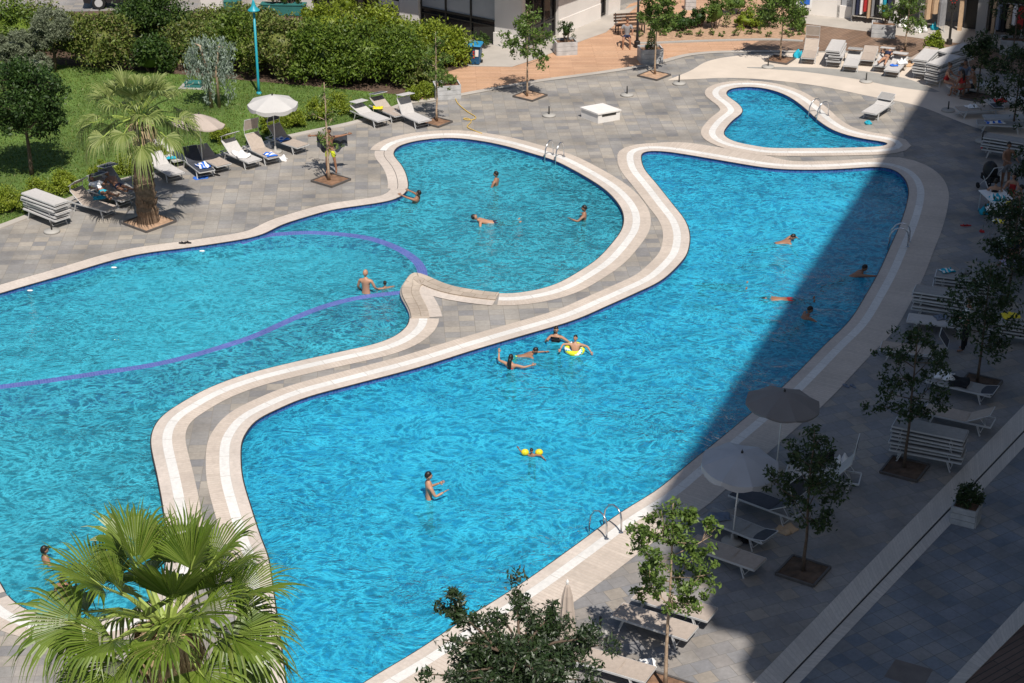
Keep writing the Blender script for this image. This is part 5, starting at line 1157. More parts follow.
# bits at the upper left
t = empty('garden_wall', W(213, 13), R(-4), 'low white wall end beyond the hedge', 'wall'); MB().box((0, 0, .5), (1.1, .3, 1.0)).build('wall', 'plaster', t); MB().box((0, 0, 1.03), (1.2, .38, .06)).build('coping', 'plaster_base', t)
t = empty('flower_trough', W(233, 12), R(-4), 'teal trough beside the low white wall end', 'planter', 'teal troughs before the building'); MB().box((0, 0, .3), (.8, .4, .5)).build('box', 'teal_dark', t); MB().box((0, 0, .56), (.86, .46, .05)).build('rim', 'teal_dark', t)
t = empty('flower_trough', W(284, 15), R(-4), 'teal trough of red flowers left of the columns', 'planter', 'teal troughs before the building'); MB().box((0, 0, .3), (2.2, .5, .5)).build('box', 'teal_dark', t); MB().box((0, 0, .57), (2.26, .56, .05)).build('rim', 'teal_dark', t)
for px, lab, mt in ((276, 'red flowering plant in the teal trough', 'flower_red'), (291, 'leafy plant in the teal trough', 'leaf_hedge_dark')):
    b = W(px, 15); b.z = .58; bush(px, 15, .55, .3, .55, 'leaf_hedge_dark', lab, base=b, name='trough_plant', leaf=.12, n=500, lumps=12, seed=px, core=.4, cat='plant')
    if mt == 'flower_red':
        q = MB()
        for k in range(30): a = random.uniform(0, 6.28); r_ = random.uniform(.1, .5); q.ell((math.cos(a) * r_, math.sin(a) * r_ * .6, random.uniform(.25, .62)), (.06, .06, .05), 6, 4)
        q.build('flowers', 'flower_red', bpy.data.objects[[o.name for o in bpy.data.objects if o.get('label') == lab][0]])
b = W(479, 44); b.z = 0; bush(481, 48, .55, .35, .75, 'leaf_hedge_dark', 'dark plant in front of the blind window by the pillar', leaf=.1, n=600, lumps=14, seed=81, core=.4)
# parked car half hidden by the hedge
t = empty('parked_car', W(128, 4), R(8), 'dark car parked on the road beyond the hedge', 'car')
prof = [(-2.1, .35), (-2.15, .7), (-1.9, .92), (-1.2, 1.0), (-.6, 1.42), (.7, 1.46), (1.5, 1.02), (2.1, .9), (2.15, .5), (2.05, .3), (1.75, .3), (1.6, .58), (1.3, .68), (1.0, .58), (.85, .3), (-.95, .3), (-1.1, .58), (-1.35, .68), (-1.65, .58), (-1.8, .3)]
m = MB(); k = len(prof)
for y, s_ in ((-.86, 1), (.86, -1)):
    pass
vs = [(x, y * (.82 if z > 1.2 else 1), z) for y in (-.86, .86) for x, z in prof]; m.add(vs, [(i, (i + 1) % k, k + (i + 1) % k, k + i) for i in range(k)]); me_ = m.mesh('body', 'car_paint'); bm = bmesh.new(); bm.from_mesh(me_); bm.verts.ensure_lookup_table(); bm.faces.new([bm.verts[i] for i in range(k)]); bm.faces.new([bm.verts[k + i] for i in reversed(range(k))]); bmesh.ops.recalc_face_normals(bm, faces=bm.faces); bm.to_mesh(me_); bm.free(); inst('body', me_, t)
for x in (-1.37, 1.3):
    for y in (-.8, .8):
        w_ = MB(); w_.tube([(x, y - .1, .33), (x, y + .1, .33)], .33, 20); wo = w_.build('wheel', 'rubber', t); q = MB(); q.tube([(x, y - .12, .33), (x, y + .12, .33)], .2, 14); q.build('rim', 'aluminium', wo)
for y in (-.86, .86): m = MB(); m.add([(-.75, y * .985, 1.02), (.95, y * .985, 1.02), (.6, y * .86, 1.38), (-.5, y * .86, 1.38)], [(0, 1, 2, 3)]); m.build('window', 'glass_dark', t)
# ------------------------------------------------------------------ the tower whose shadow falls over the right side
Hs = 40.0; sh = Hs / math.tan(SUNEL); sdv = Vector((-sx, -sy)) 
def shadow_src(px, py): return W(px, py).to_2d() - sdv * sh
e0, e1 = shadow_src(650, 508), shadow_src(985, -2); d = (e1 - e0).normalized(); e1 = e1 + d * 8; nr = Vector((d.y, -d.x))
t = empty('apartment_tower', (e0.x, e0.y, 0), 0, 'tall apartment block whose shadow covers the right side of the terrace', 'building'); loc = [Vector((0, 0)), e1 - e0, e1 - e0 + nr * 18, nr * 18]
m = MB(); m.prism([tuple(p) for p in reversed(loc)], 0, Hs); m.build('wall', 'plaster', t)
# balconies at the near corner step the shadow's lower end
for z, px, py in ((36.5, 0, 0), (33, 0, 0), (29.5, 0, 0), (26, 0, 0), (22.5, 0, 0), (19, 0, 0)):
    m = MB(); m.prism([tuple(p) for p in (Vector((0, 0)) - d * 1.1 + nr * .1, Vector((0, 0)) + nr * .1, nr * 9, nr * 9 - d * 1.1)][::1], z, z + 1.15); bo = m.build('balcony', 'plaster', t)
for k in range(10):
    z = 2.5 + k * 3.6
    for j in range(12):
        p = d * (3 + j * 4.8); m = MB(); wallbox(m, p - nr * .02 + d * 1.8, p - nr * .02, z, z + 1.6, .04); m.build('window', 'glass_dark', t) if (k * 12 + j) < 100 else None
# ------------------------------------------------------------------ people
HW = 1.0
def skinmesh(verts, edges, radii, sub=1, root=0):
    me = bpy.data.meshes.new('tmp'); me.from_pydata([tuple(v) for v in verts], edges, []); o = bpy.data.objects.new('tmp', me); C.objects.link(o)
    md = o.modifiers.new('Skin', 'SKIN'); md.use_smooth_shade = True
    sv = me.skin_vertices[0].data
    for i, r_ in enumerate(radii): sv[i].radius = r_ if hasattr(r_, '__len__') else (r_, r_)
    sv[root].use_root = True
    s = o.modifiers.new('Sub', 'SUBSURF'); s.levels = sub; s.render_levels = sub
    dg = bpy.context.evaluated_depsgraph_get(); e = o.evaluated_get(dg); m2 = e.to_mesh()
    v = [tuple(x.co) for x in m2.vertices]; f = [tuple(p.vertices) for p in m2.polygons]; e.to_mesh_clear(); bpy.data.objects.remove(o); bpy.data.meshes.remove(me)
    return v, f
def nv(*a): return Vector(a).normalized()
def person(label, loc, yaw, tone='skin_tan', hair='short', H=1.72, torso=(0, 0, 1), head=None, look=None, armL=((-.35, 0, -1), (-.1, .3, -1)), armR=((.35, 0, -1), (.1, .3, -1)), legL=((-.08, .05, -1), (-.03, 0, -1)), legR=((.08, .05, -1), (.03, 0, -1)), clothes=(), hairmat='hair_dark', group=None, side=None, anchor='pelvis', feet=None, female=False):
    k = H / 1.72; T = nv(*torso); S_ = nv(*side) if side else nv(1, 0, 0); S_ = (S_ - T * S_.dot(T)).normalized(); F = T.cross(S_) * -1
    F = S_.cross(T) * -1 if S_.cross(T).y < 0 else S_.cross(T)
    N = nv(*head) if head else T; P = Vector((0, 0, 0)); J = {}
    J['pel'] = P; J['waist'] = P + T * .15; J['chest'] = P + T * .34; J['nb'] = P + T * .50; J['nt'] = J['nb'] + N * .075; hc = J['nb'] + N * .19
    sw = .165 if female else .185
    for sgn, nm, arm, leg in ((-1, 'L', armL, legL), (1, 'R', armR, legR)):
        sh = P + T * .455 + S_ * sgn * sw; u, f = nv(*arm[0]), nv(*arm[1]); el = sh + u * .28; wr = el + f * .245
        J['sh' + nm], J['el' + nm], J['wr' + nm] = sh, el, wr
        hp = P + S_ * sgn * .09 - T * .05; t_, s_ = nv(*leg[0]), nv(*leg[1]); kn = hp + t_ * .42; an = kn + s_ * .41
        J['hp' + nm], J['kn' + nm], J['an' + nm] = hp, kn, an; ft = leg[2] if len(leg) > 2 else None
        fd = nv(*ft) if ft else (F - s_ * F.dot(s_)).normalized() if abs(F.dot(s_)) < .95 else F
        J['toe' + nm] = an + fd * .17 + s_ * .05; J['heel' + nm] = an + s_ * .05
    order = ['pel', 'waist', 'chest', 'nb', 'nt', 'shL', 'elL', 'wrL', 'shR', 'elR', 'wrR', 'hpL', 'knL', 'anL', 'toeL', 'hpR', 'knR', 'anR', 'toeR']
    rad = dict(pel=(.135, .11), waist=(.115, .09) if not female else (.10, .085), chest=(.145, .105), nb=(.085, .07), nt=.05, shL=.062, shR=.062, elL=.043, elR=.043, wrL=.029, wrR=.029, hpL=.088, hpR=.088, knL=.058, knR=.058, anL=.038, anR=.038, toeL=.032, toeR=.032)
    ed = [('pel', 'waist'), ('waist', 'chest'), ('chest', 'nb'), ('nb', 'nt'), ('chest', 'shL'), ('shL', 'elL'), ('elL', 'wrL'), ('chest', 'shR'), ('shR', 'elR'), ('elR', 'wrR'), ('pel', 'hpL'), ('hpL', 'knL'), ('knL', 'anL'), ('anL', 'toeL'), ('pel', 'hpR'), ('hpR', 'knR'), ('knR', 'anR'), ('anR', 'toeR')]
    ix = {n: i for i, n in enumerate(order)}
    v, f = skinmesh([J[n] * k for n in order], [(ix[a], ix[b]) for a, b in ed], [tuple(x * k for x in rad[n]) if isinstance(rad[n], tuple) else rad[n] * k for n in order])
    mb = MB(); mb.add(v, f, 0)
    # hands: palm, four fingers, thumb
    for nm in 'LR':
        w_, d = J['wr' + nm] * k, (J['wr' + nm] - J['el' + nm]).normalized(); s2 = d.orthogonal().normalized(); s2 = (F.cross(d)).normalized() if F.cross(d).length > .2 else s2; up = s2.cross(d)
        mb.ell(w_ + d * .045 * k, (.042 * k, .018 * k, .055 * k), 8, 6, 0, Matrix((s2, up, d)).transposed())
        for q, (off, ln) in enumerate(((-.03, .062), (-.01, .075), (.01, .072), (.03, .055))):
            a = w_ + d * .085 * k + s2 * off * k; mb.tube([a, a + d * ln * .55 * k + up * .004, a + d * ln * .95 * k - up * .014 * k], [.0095 * k, .0085 * k, .006 * k], 5)
        sg = 1 if nm == 'L' else -1; a = w_ + d * .03 * k + s2 * .036 * k * sg; mb.tube([a, a + (d * .6 + s2 * sg * .6) * .035 * k, a + (d + s2 * sg * .4) * .062 * k], [.011 * k, .010 * k, .007 * k], 5)
    # head with face
    lk = nv(*look) if look else F; lk = (lk - N * lk.dot(N)).normalized(); sd = lk.cross(N).normalized(); HR = Matrix((sd, lk, N)).transposed(); hc = hc * k
    def hf(u):
        x, y, z = u; jaw = 1 - .26 * max(0, -z) ** 1.3; return Vector((x * jaw, y * (1 - .10 * max(0, -z)) + (.06 * max(0, -z) if y > 0 else 0), z))
    mb.ell(hc, (.073 * k, .094 * k, .118 * k), 16, 12, 0, HR, hf)
    hp_ = lambda x, y, z: hc + HR @ (Vector((x, y, z)) * k)
    mb.add([hp_(-.016, .086, -.02), hp_(.016, .086, -.02), hp_(0, .118, -.022), hp_(0, .09, .025), hp_(0, .088, -.034)], [(0, 2, 3), (2, 1, 3), (0, 4, 2), (4, 1, 2)], 0)
    for x in (-.03, .03):
        mb.ell(hp_(x, .083, .008), (.013 * k, .007 * k, .008 * k), 8, 5, 1, HR); mb.add([hp_(x - .02, .088, .026), hp_(x + .02, .088, .026), hp_(x + .02, .089, .033), hp_(x - .02, .089, .033)], [(0, 1, 2, 3)], 1)
        mb.ell(hp_(x * 2.45, -.005, -.005), (.010 * k, .02 * k, .03 * k), 8, 5, 0, HR)
    mb.ell(hp_(0, .085, -.055), (.024 * k, .008 * k, .008 * k), 8, 5, 2, HR)
    o = mb.build('person', [tone, 'eye_dark', 'lips'], None, True); o.rotation_euler = (0, 0, yaw)
    loc = Vector(loc)
    if feet is not None:
        zmin = min(J['heelL'].z, J['heelR'].z, J['toeL'].z, J['toeR'].z) * k - .03 * k
        loc = Vector((loc.x, loc.y, feet - zmin))
    o.location = loc; tag(o, label, 'person', group)
    # hair
    if hair != 'bald':
        hm = MB()
        def hh(u):
            w0 = hf(u); lim = .30 if u.y > .15 else (-.25 if hair == 'short' else -.62)
            return w0 if u.z > lim - .001 else Vector((w0.x, w0.y, lim)) * (.9 if u.z < lim else 1)
        hm.ell(hc - lk * .006 * k + N * .007 * k, (.081 * k, .102 * k, .125 * k), 18, 12, 0, HR, hh)
        if hair == 'long':
            back = lambda z, y, x=0: hp_(x, y, z)
            hm.tube([hp_(0, -.06, .02), hp_(0, -.10, -.08), hp_(0, -.115, -.20), hp_(.01, -.10, -.33), hp_(0, -.085, -.42)], [.06 * k, .068 * k, .06 * k, .045 * k, .012 * k], 9)
        if hair == 'bun': hm.ell(hp_(0, -.08, .10), (.045 * k, .045 * k, .045 * k), 10, 7)
        if hair == 'cap': hm.add([hp_(-.07, .07, .055), hp_(.07, .07, .055), hp_(.05, .15, .04), hp_(-.05, .15, .04)], [(0, 1, 2, 3)])
        hm.build('hair', hairmat, o, True)
    for kind, mat in clothes:
        g = 1.14
        if kind in ('shorts', 'trunks', 'trousers', 'briefs'):
            f1 = {'shorts': .78, 'trunks': .5, 'trousers': 1.0, 'briefs': .10}[kind]; vs = [J['waist'] * .35, J['pel'], J['hpL'], J['hpL'].lerp(J['knL'], f1), J['hpR'], J['hpR'].lerp(J['knR'], f1)]; es = [(0, 1), (1, 2), (2, 3), (1, 4), (4, 5)]; rr = [(.135, .108), (.152, .125), .102, .084 if kind != 'briefs' else .10, .102, .084 if kind != 'briefs' else .10]
            if kind == 'trousers': vs += [J['anL'], J['anR']]; es += [(3, 6), (5, 7)]; rr += [.065, .065]
            v, f = skinmesh([x * k for x in vs], es, [tuple(y * k for y in x) if isinstance(x, tuple) else x * k for x in rr], 1, 1)
        elif kind in ('top', 'shirt'):
            vs = [J['waist'] * (.1 if kind == 'shirt' else .5), J['waist'], J['chest'], J['nb'] - (J['nb'] - J['chest']) * (.05 if kind == 'shirt' else .45)]; es = [(0, 1), (1, 2), (2, 3)]; rr = [(.145, .115), (.128, .102), (.158, .118), (.09, .078) if kind == 'shirt' else (.14, .1)]
            if kind == 'shirt': vs += [J['shL'], J['shL'].lerp(J['elL'], .7), J['shR'], J['shR'].lerp(J['elR'], .7)]; es += [(2, 4), (4, 5), (2, 6), (6, 7)]; rr += [.075, .064, .075, .064]
            v, f = skinmesh([x * k for x in vs], es, [tuple(y * k for y in x) if isinstance(x, tuple) else x * k for x in rr], 1, 1)
        elif kind == 'bikini':
            vs = [J['chest'] * .97, J['chest'], J['chest'] + (J['nb'] - J['chest']) * .10]; v, f = skinmesh([x * k for x in vs], [(0, 1), (1, 2)], [(.135 * k, .10 * k), (.149 * k, .116 * k), (.146 * k, .108 * k)], 1, 1)
        c = MB().add(v, f); c.build({'top': 'swimsuit', 'bikini': 'bikini_top'}.get(kind, kind), mat, o, True)
    return o
def wp(px, py, dz): p = W(px, py, ZW); p.z = ZW + dz; return p
PI = math.pi
SW = 'people in the pools'
DN = ((-.08, .12, -1), (-.03, -.1, -1)); DNR = ((.08, .12, -1), (.03, -.1, -1))
# standing / treading water: loc = where the body meets the water
person('bald man standing waist deep with his back turned by the purple ledge', wp(366, 293, -0.01), R(-15), 'skin_fair', 'bald', 1.78, torso=(0, .02, 1), look=(.4, 1, 0), armL=((-.35, .1, -1), (.1, .7, -.7)), armR=((.4, .15, -1), (.1, .8, -.5)), clothes=[('trunks', 'cloth_navy')], group=SW)
person('child with only head and shoulders out of the water beside the bald man', wp(385, 288, -0.33), R(20), 'skin_tan', 'short', 1.25, armL=((-1, .2, -.1), (-.9, .3, -.3)), armR=((1, .3, -.1), (.8, .4, -.3)), group=SW)
person('man in red trunks leaning back with arms holding the lagoon edge', wp(413, 202, -0.25), R(62), 'skin_tan', 'short', 1.72, torso=(0, -.35, .9), look=(0, 1, .2), armL=((-.3, .9, .25), (0, 1, .25)), armR=((.3, .9, .25), (0, 1, .25)), legL=((-.1, 1, -.2), (0, .9, -.5)), legR=((.1, 1, -.25), (0, .9, -.5)), clothes=[('trunks', 'cloth_red')], group=SW)
person('man standing chest deep far out in the round lagoon end', wp(496, 185, -0.27), R(70), 'skin_tan', 'short', 1.75, armL=((-.4, .3, -.9), (0, .6, -.8)), armR=((.5, .2, -.9), (.1, .5, -.8)), clothes=[('trunks', 'cloth_navy')], group=SW)
person('man in dark trunks floating on his back in the round lagoon end', wp(492, 222, -0.05), R(90 + 8), 'skin_fair', 'short', 1.75, torso=(0, .95, .28), side=(1, 0, 0), head=(0, .75, .66), look=(.3, -.6, .7), armL=((-.8, .1, -.5), (-.4, .3, -.8)), armR=((.8, -.1, -.5), (.4, -.2, -.8)), legL=((-.1, -1, -.02), (-.03, -1, -.05), (0, -.6, .8)), legR=((.1, -1, -.05), (.05, -1, -.02), (0, -.6, .8)), clothes=[('trunks', 'cloth_navy')], group=SW)
person('bearded looking man chest deep at the right of the round lagoon end', wp(584, 219, -0.29), R(80), 'skin_tan', 'short', 1.74, armL=((-.5, .6, -.5), (.2, .8, .2)), armR=((.9, .1, -.3), (.6, .6, -.4)), clothes=[('trunks', 'cloth_black')], group=SW)
person('woman with long dark hair chest deep near the main pool wall', wp(556, 341, -0.27), R(165), 'skin_fair', 'long', 1.64, female=True, look=(-.5, 1, 0), armL=((-.9, .4, -.3), (-.7, .7, .1)), armR=((.5, .5, -.6), (-.3, .6, .5)), clothes=[('bikini', 'cloth_black')], group=SW)
person('boy in patterned teal shorts swimming with one arm stretched out', wp(518, 356, -0.07), R(-82), 'skin_tan', 'short', 1.5, torso=(0, .97, .20), side=(1, 0, 0), head=(0, .6, .8), look=(0, 1, -.2), armL=((.1, 1, .05), (0, 1, .02)), armR=((.7, .4, -.5), (.4, .9, -.3)), legL=((-.1, -1, -.12), (-.1, -1, .1)), legR=((.15, -1, -.2), (.1, -1, .05)), clothes=[('shorts', 'cloth_lime')], group=SW)
person('woman with wet black hair seen from behind, arms spread wide', wp(511, 368, -0.31), R(-25), 'skin_fair', 'long', 1.62, female=True, armL=((-1, .1, .15), (-.2, .5, .8)), armR=((1, .1, -.1), (.9, .5, .3)), clothes=[('top', 'cloth_red')], group=SW)
pk = person('boy hanging in a yellow green swim ring with legs stretched', wp(575, 353, -0.12), R(175), 'skin_fair', 'short', 1.42, torso=(0, -.3, 1), look=(.3, 1, 0), armL=((-.9, .3, -.1), (-.5, .6, -.5)), armR=((.9, .3, .1), (.3, .8, -.4)), legL=((-.5, 1, -.1), (-.8, .5, -.05)), legR=((.1, 1, -.3), (-.2, .8, -.6)), clothes=[('trunks', 'cloth_red')], group=SW)
t = empty('swim_ring', wp(574.5, 352, .10), 0, 'yellow green swim ring with white spots round the boy', 'swim ring'); t.rotation_euler = (R(14), R(4), 0)
m = MB(); n1_, n2_ = 28, 12; vs = [((.235 + .085 * math.cos(2 * PI * j / n2_)) * math.cos(2 * PI * i / n1_), (.235 + .085 * math.cos(2 * PI * j / n2_)) * math.sin(2 * PI * i / n1_), .085 * math.sin(2 * PI * j / n2_)) for i in range(n1_) for j in range(n2_)]
for i in range(n1_):
    for j in range(n2_): m.f.append((i * n2_ + j, ((i + 1) % n1_) * n2_ + j, ((i + 1) % n1_) * n2_ + (j + 1) % n2_, i * n2_ + (j + 1) % n2_)); m.m.append([0, 0, 1, 0, 0, 2, 0, 1][(i * 3 + j * 5) % 8])
m.v = vs; m.build('tube', ['cloth_lime', 'cloth_white', 'cloth_teal'], t, True); MB().tube([(.235, 0, .08), (.235, 0, .12)], .015, 6).build('valve', 'white_paint', t)
kd_ = person('toddler in yellow armbands paddling in the middle of the main pool', wp(532, 455, -0.22), R(170), 'skin_tan', 'short', 1.05, torso=(0, .25, 1), armL=((-1, .3, .1), (-.7, .8, -.2)), armR=((1, .1, .3), (.5, .2, .9)), group=SW)
for nm, sx_ in (('L', 1), ('R', -1)):
    p = wp(532, 455, .10); t = empty('armband', p + Vector((sx_ * .19, -.03, .0)), 0, 'yellow inflatable armband on the toddler, %s' % ('to the right of his face' if sx_ > 0 else 'to the left of his face'), 'armband', 'yellow inflatable armbands'); m = MB(); m.ell((0, 0, 0), (.11, .085, .095), 14, 9); m.build('cushion', 'yellow_plastic', t, True); MB().tube([(0, -.08, .04), (0, -.10, .06)], .01, 5).build('valve', 'yellow_plastic', t)
person('man in red trunks standing waist deep in the main pool centre', wp(429, 498, -0.05), R(-75), 'skin_fair', 'short', 1.76, armL=((-.3, .5, -.8), (.5, .7, .5)), armR=((.3, .4, -.9), (-.2, .9, .3)), clothes=[('trunks', 'cloth_red')], group=SW)
person('man in a cap chest deep at the left side of the lagoon', wp(46, 561, -0.39), R(-60), 'skin_tan', 'cap', 1.75, armL=((-.5, .4, -.8), (-.1, .8, -.4)), armR=((.5, .3, -.8), (.1, .8, -.4)), clothes=[('trunks', 'cloth_navy')], group=SW)
person('man half hidden by the front palm fronds in the lagoon', wp(66, 600, -0.06), R(-20), 'skin_tan', 'short', 1.75, clothes=[('trunks', 'cloth_black')], group=SW)
person('swimmer doing the crawl far off in the main pool', wp(776, 243, -0.08), R(-78), 'skin_tan', 'short', 1.72, torso=(0, .97, .2), side=(1, 0, 0), head=(0, .6, .8), look=(0, 1, -.1), armL=((-.3, .8, .4), (0, .8, -.5)), armR=((.5, .3, -.7), (.1, .6, -.8)), legL=((-.1, -1, -.15), (0, -1, -.05)), legR=((.1, -1, -.25), (0, -1, 0)), clothes=[('trunks', 'cloth_navy')], group=SW)
person('swimmer in the shaded water reaching towards the right wall', wp(848, 276, -0.12), R(-85), 'skin_brown', 'short', 1.75, torso=(0, .9, .42), side=(1, 0, 0), head=(0, .4, .9), look=(0, 1, 0), armL=((-.7, .6, -.2), (-.5, .7, -.5)), armR=((.3, 1, .05), (.1, 1, 0)), legL=((-.1, -1, -.4), (0, -1, -.3)), legR=((.1, -1, -.5), (0, -1, -.2)), clothes=[('trunks', 'cloth_black')], group=SW)
person('dark haired swimmer low in the water at the shadow edge', wp(798, 319, -0.27), R(-70), 'skin_brown', 'short', 1.7, torso=(0, .7, .7), head=(0, .3, .95), look=(.3, 1, 0), armL=((-.8, .5, -.2), (-.5, .8, -.3)), armR=((.8, .5, -.3), (.4, .8, -.4)), legL=((-.1, -.8, -.6), (0, -1, -.2)), legR=((.1, -.8, -.7), (0, -1, -.2)), clothes=[('trunks', 'cloth_navy')], group=SW)
person('swimmer face down just under the surface near the shadow edge', wp(786, 299, -0.05), R(84), 'skin_tan', 'short', 1.7, torso=(0, 1, .0), side=(1, 0, 0), head=(0, 1, -.1), look=(0, -.2, -1), armL=((-.3, 1, -.1), (.1, 1, -.1)), armR=((.3, 1, -.1), (-.1, 1, -.1)), legL=((-.1, -1, -.05), (0, -1, .0)), legR=((.1, -1, -.05), (0, -1, 0)), clothes=[('trunks', 'cloth_red')], group=SW)
person('diver gliding under water in the middle of the main pool', wp(719, 284, -0.10), R(80), 'skin_brown', 'short', 1.75, torso=(0, 1, -.05), side=(1, 0, 0), head=(0, 1, -.2), look=(0, -.2, -1), armL=((-.6, .6, -.3), (-.2, -1, -.2)), armR=((.6, .6, -.3), (.2, -1, -.2)), legL=((-.25, -1, 0), (-.15, -1, .0)), legR=((.25, -1, -.05), (.2, -1, 0)), clothes=[('trunks', 'cloth_navy')], group=SW)
# on land
LG_ = 'people on the pool deck'
mt = person('man in lime shorts holding a dark towel spread behind him', W(331, 173), R(172), 'skin_brown', 'short', 1.76, look=(.3, 1, -.2), armL=((-1, -.1, .18), (-.95, -.15, .25)), armR=((1, -.1, .05), (.9, -.2, -.15)), legL=((-.18, .02, -1), (-.12, -.05, -1)), legR=((.10, .05, -1), (.02, -.05, -1)), clothes=[('shorts', 'cloth_lime')], group=LG_, feet=0)
m = MB(); n = 14; b0 = W(331, 173); vs = []
for i in range(n + 1):
    for j in range(9):
        x = -.5 + 1.15 * i / n; f = j / 8; z = 1.50 - .10 * math.sin(PI * i / n) + .12 * (x - .0) * .6 - f * (.58 - .10 * math.cos(i)); vs.append((x, .16 + .06 * math.sin(i * 1.9) * f + .05 * f, z))
fs = [(i * 9 + j, (i + 1) * 9 + j, (i + 1) * 9 + j + 1, i * 9 + j + 1) for i in range(n) for j in range(8)]; kk = len(vs); m.add(vs + [(x, y + .015, z) for x, y, z in vs], fs + [tuple(reversed([q + kk for q in f])) for f in fs]); o = m.build('towel', 'fabric_dark', None, True); o.location = b0; tag(o, 'dark towel held out behind the man in lime shorts', 'towel')
person('woman in a navy bikini sunbathing on a lounger with white sunshade', W(886, 58, .50), R(-24), 'skin_fair', 'short', 1.66, female=True, torso=(0, .96, .22), side=(1, 0, 0), head=(0, .95, .25), look=(0, -.3, 1), armL=((-.7, .7, -.1), (.2, .9, .2)), armR=((.9, .5, 0), (.3, .8, .2)), legL=((-.1, -1, .02), (-.05, -1, -.08), (0, -.4, 1)), legR=((.1, -1, .22), (.05, -.9, -.45), (0, -.5, .9)), clothes=[('bikini', 'cloth_navy'), ('briefs', 'cloth_navy')], hairmat='hair_brown', group=LG_)
person('person lying under the black sunshade beside the palm', W(101, 191, .50), R(45), 'skin_tan', 'short', 1.68, torso=(0, .85, .5), side=(1, 0, 0), head=(0, .7, .7), look=(0, -.6, .7), legL=((-.1, -1, .25), (-.05, -.9, -.4), (0, -.4, 1)), legR=((.1, -1, .02), (.05, -1, 0), (0, -.4, 1)), armL=((-.5, -.6, -.2), (.2, -.9, .2)), armR=((.4, -.7, -.3), (-.2, -.8, .3)), clothes=[('shirt', 'cloth_white'), ('trunks', 'cloth_teal')], group=LG_)
person('sunbather lying on the lounger behind the palm trunk', W(117, 185, .50), R(45), 'skin_tan', 'short', 1.68, torso=(0, .9, .4), side=(1, 0, 0), head=(0, .8, .5), look=(0, -.5, .8), legL=((-.1, -1, .05), (-.05, -1, 0), (0, -.4, 1)), legR=((.1, -1, .05), (.05, -1, 0), (0, -.4, 1)), clothes=[('trunks', 'cloth_navy')], group=LG_)
SIT = dict(legL=((-.15, 1, -.05), (-.03, .1, -1)), legR=((.15, 1, -.05), (.03, .1, -1)))
person('seated man with grey shirt on the bench under the tree', W(627, 35, .54), R(175), 'skin_brown', 'short', 1.74, clothes=[('shirt', 'cloth_grey'), ('shorts', 'cloth_navy')], group=LG_, armL=((-.3, .4, -.9), (.1, .9, -.2)), armR=((.3, .4, -.9), (-.1, .9, -.2)), **SIT)
person('woman in a red top seated at the left of the talking group', W(946, 80, .50), R(-120), 'skin_fair', 'bun', 1.66, female=True, hairmat='hair_brown', torso=(0, .18, 1), clothes=[('top', 'cloth_red'), ('briefs', 'cloth_red')], group=LG_, armL=((-.3, .5, -.8), (0, .9, -.3)), armR=((.3, .5, -.8), (0, .9, -.3)), **SIT)
person('man in a pale blue shirt at the back of the talking group', W(964, 78, .50), R(175), 'skin_tan', 'short', 1.76, clothes=[('shirt', 'cloth_shadeblue'), ('trunks', 'cloth_navy')], group=LG_, armL=((-.3, .5, -.8), (.1, .9, -.1)), armR=((.3, .5, -.8), (-.2, .9, .1)), **SIT)
person('dark haired woman in front of the talking group', W(961, 87, .50), R(30), 'skin_tan', 'long', 1.64, female=True, clothes=[('bikini', 'cloth_red'), ('briefs', 'cloth_red')], group=LG_, **SIT)
person('bare backed man in black trunks right of the talking group', W(975, 85, .50), R(75), 'skin_tan', 'short', 1.78, torso=(0, .2, 1), clothes=[('trunks', 'cloth_black')], group=LG_, armL=((-.3, .7, -.6), (.1, .8, .3)), armR=((.3, .6, -.7), (-.1, .9, .2)), **SIT)
person('woman with bare shoulders seated with her back to us at the party table', W(994, 199, .46), R(-15), 'skin_fair', 'bun', 1.66, female=True, clothes=[('top', 'cloth_black'), ('briefs', 'cloth_black')], group=LG_, armL=((-.4, .5, -.7), (.1, 1, -.1)), armR=((.4, .5, -.7), (-.1, 1, -.1)), **SIT)
person('tanned person seated at the right of the party table', W(1019, 206, .46), R(85), 'skin_tan', 'short', 1.72, clothes=[('trunks', 'cloth_red')], group=LG_, armL=((-.3, .6, -.6), (.1, 1, 0)), armR=((.3, .6, -.7), (-.1, 1, 0)), **SIT)
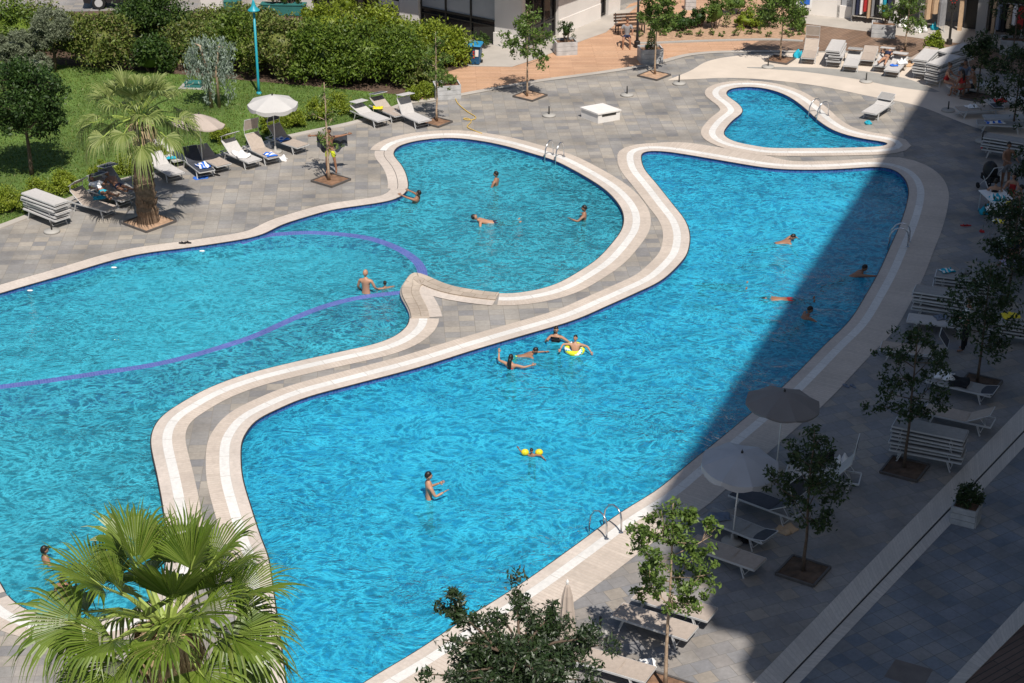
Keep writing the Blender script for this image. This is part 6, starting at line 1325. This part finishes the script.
person('person in red top seated behind the party table', W(1012, 193, .46), R(150), 'skin_fair', 'long', 1.64, female=True, clothes=[('top', 'cloth_red'), ('briefs', 'cloth_red')], group=LG_, armL=((-.3, .6, -.6), (.1, 1, 0)), armR=((.3, .6, -.7), (-.1, 1, 0)), **SIT)
person('person in white top at the near corner of the party table', W(1021, 236, .46), R(60), 'skin_tan', 'short', 1.7, clothes=[('shirt', 'cloth_white'), ('shorts', 'cloth_navy')], group=LG_, armL=((-.3, .6, -.6), (.1, 1, 0)), armR=((.3, .6, -.7), (-.1, 1, 0)), **SIT)
for px, py, yaw, lab in ((994, 199, -15, 'white plastic stool under the woman with her back turned'), (1019, 206, 85, 'white plastic stool at the right of the party table'), (1012, 193, 150, 'white plastic stool behind the party table'), (1021, 236, 60, 'white plastic stool at the near corner of the party table')):
    b = W(px, py, .40); b.z = 0; t = empty('stool', b, R(yaw), lab, 'stool', 'white stools round the party table'); MB().lathe([(.19, .35), (.20, .37), (.18, .385)], 16).build('seat', 'white_paint', t)
    for x in (-.13, .13):
        for y in (-.13, .13): MB().tube([(x * .8, y * .8, .355), (x * 1.15, y * 1.15, 0)], .018, 6).build('leg', 'white_paint', t)
person('standing man in white shirt and black trousers behind the shaded loungers', W(964, 351), R(65), 'skin_tan', 'short', 1.76, look=(.2, 1, -.3), armL=((-.2, .3, -.95), (.1, .9, -.2)), armR=((.2, .3, -.95), (-.1, .9, -.2)), clothes=[('shirt', 'cloth_white'), ('trousers', 'cloth_black')], group=LG_, feet=0)

person('woman sitting on the lounger heaped with bags in the shade', W(1015, 250, .50), R(120), 'skin_tan', 'long', 1.66, female=True, clothes=[('top', 'cloth_navy'), ('briefs', 'cloth_navy')], group=LG_, **SIT)
person('man in grey shorts standing behind the party table', W(1004, 188), R(-160), 'skin_tan', 'short', 1.76, clothes=[('shorts', 'cloth_grey')], group=LG_, feet=0, armL=((-.3, .4, -.9), (.3, .9, -.1)), armR=((.3, .4, -.9), (-.3, .9, -.1)))
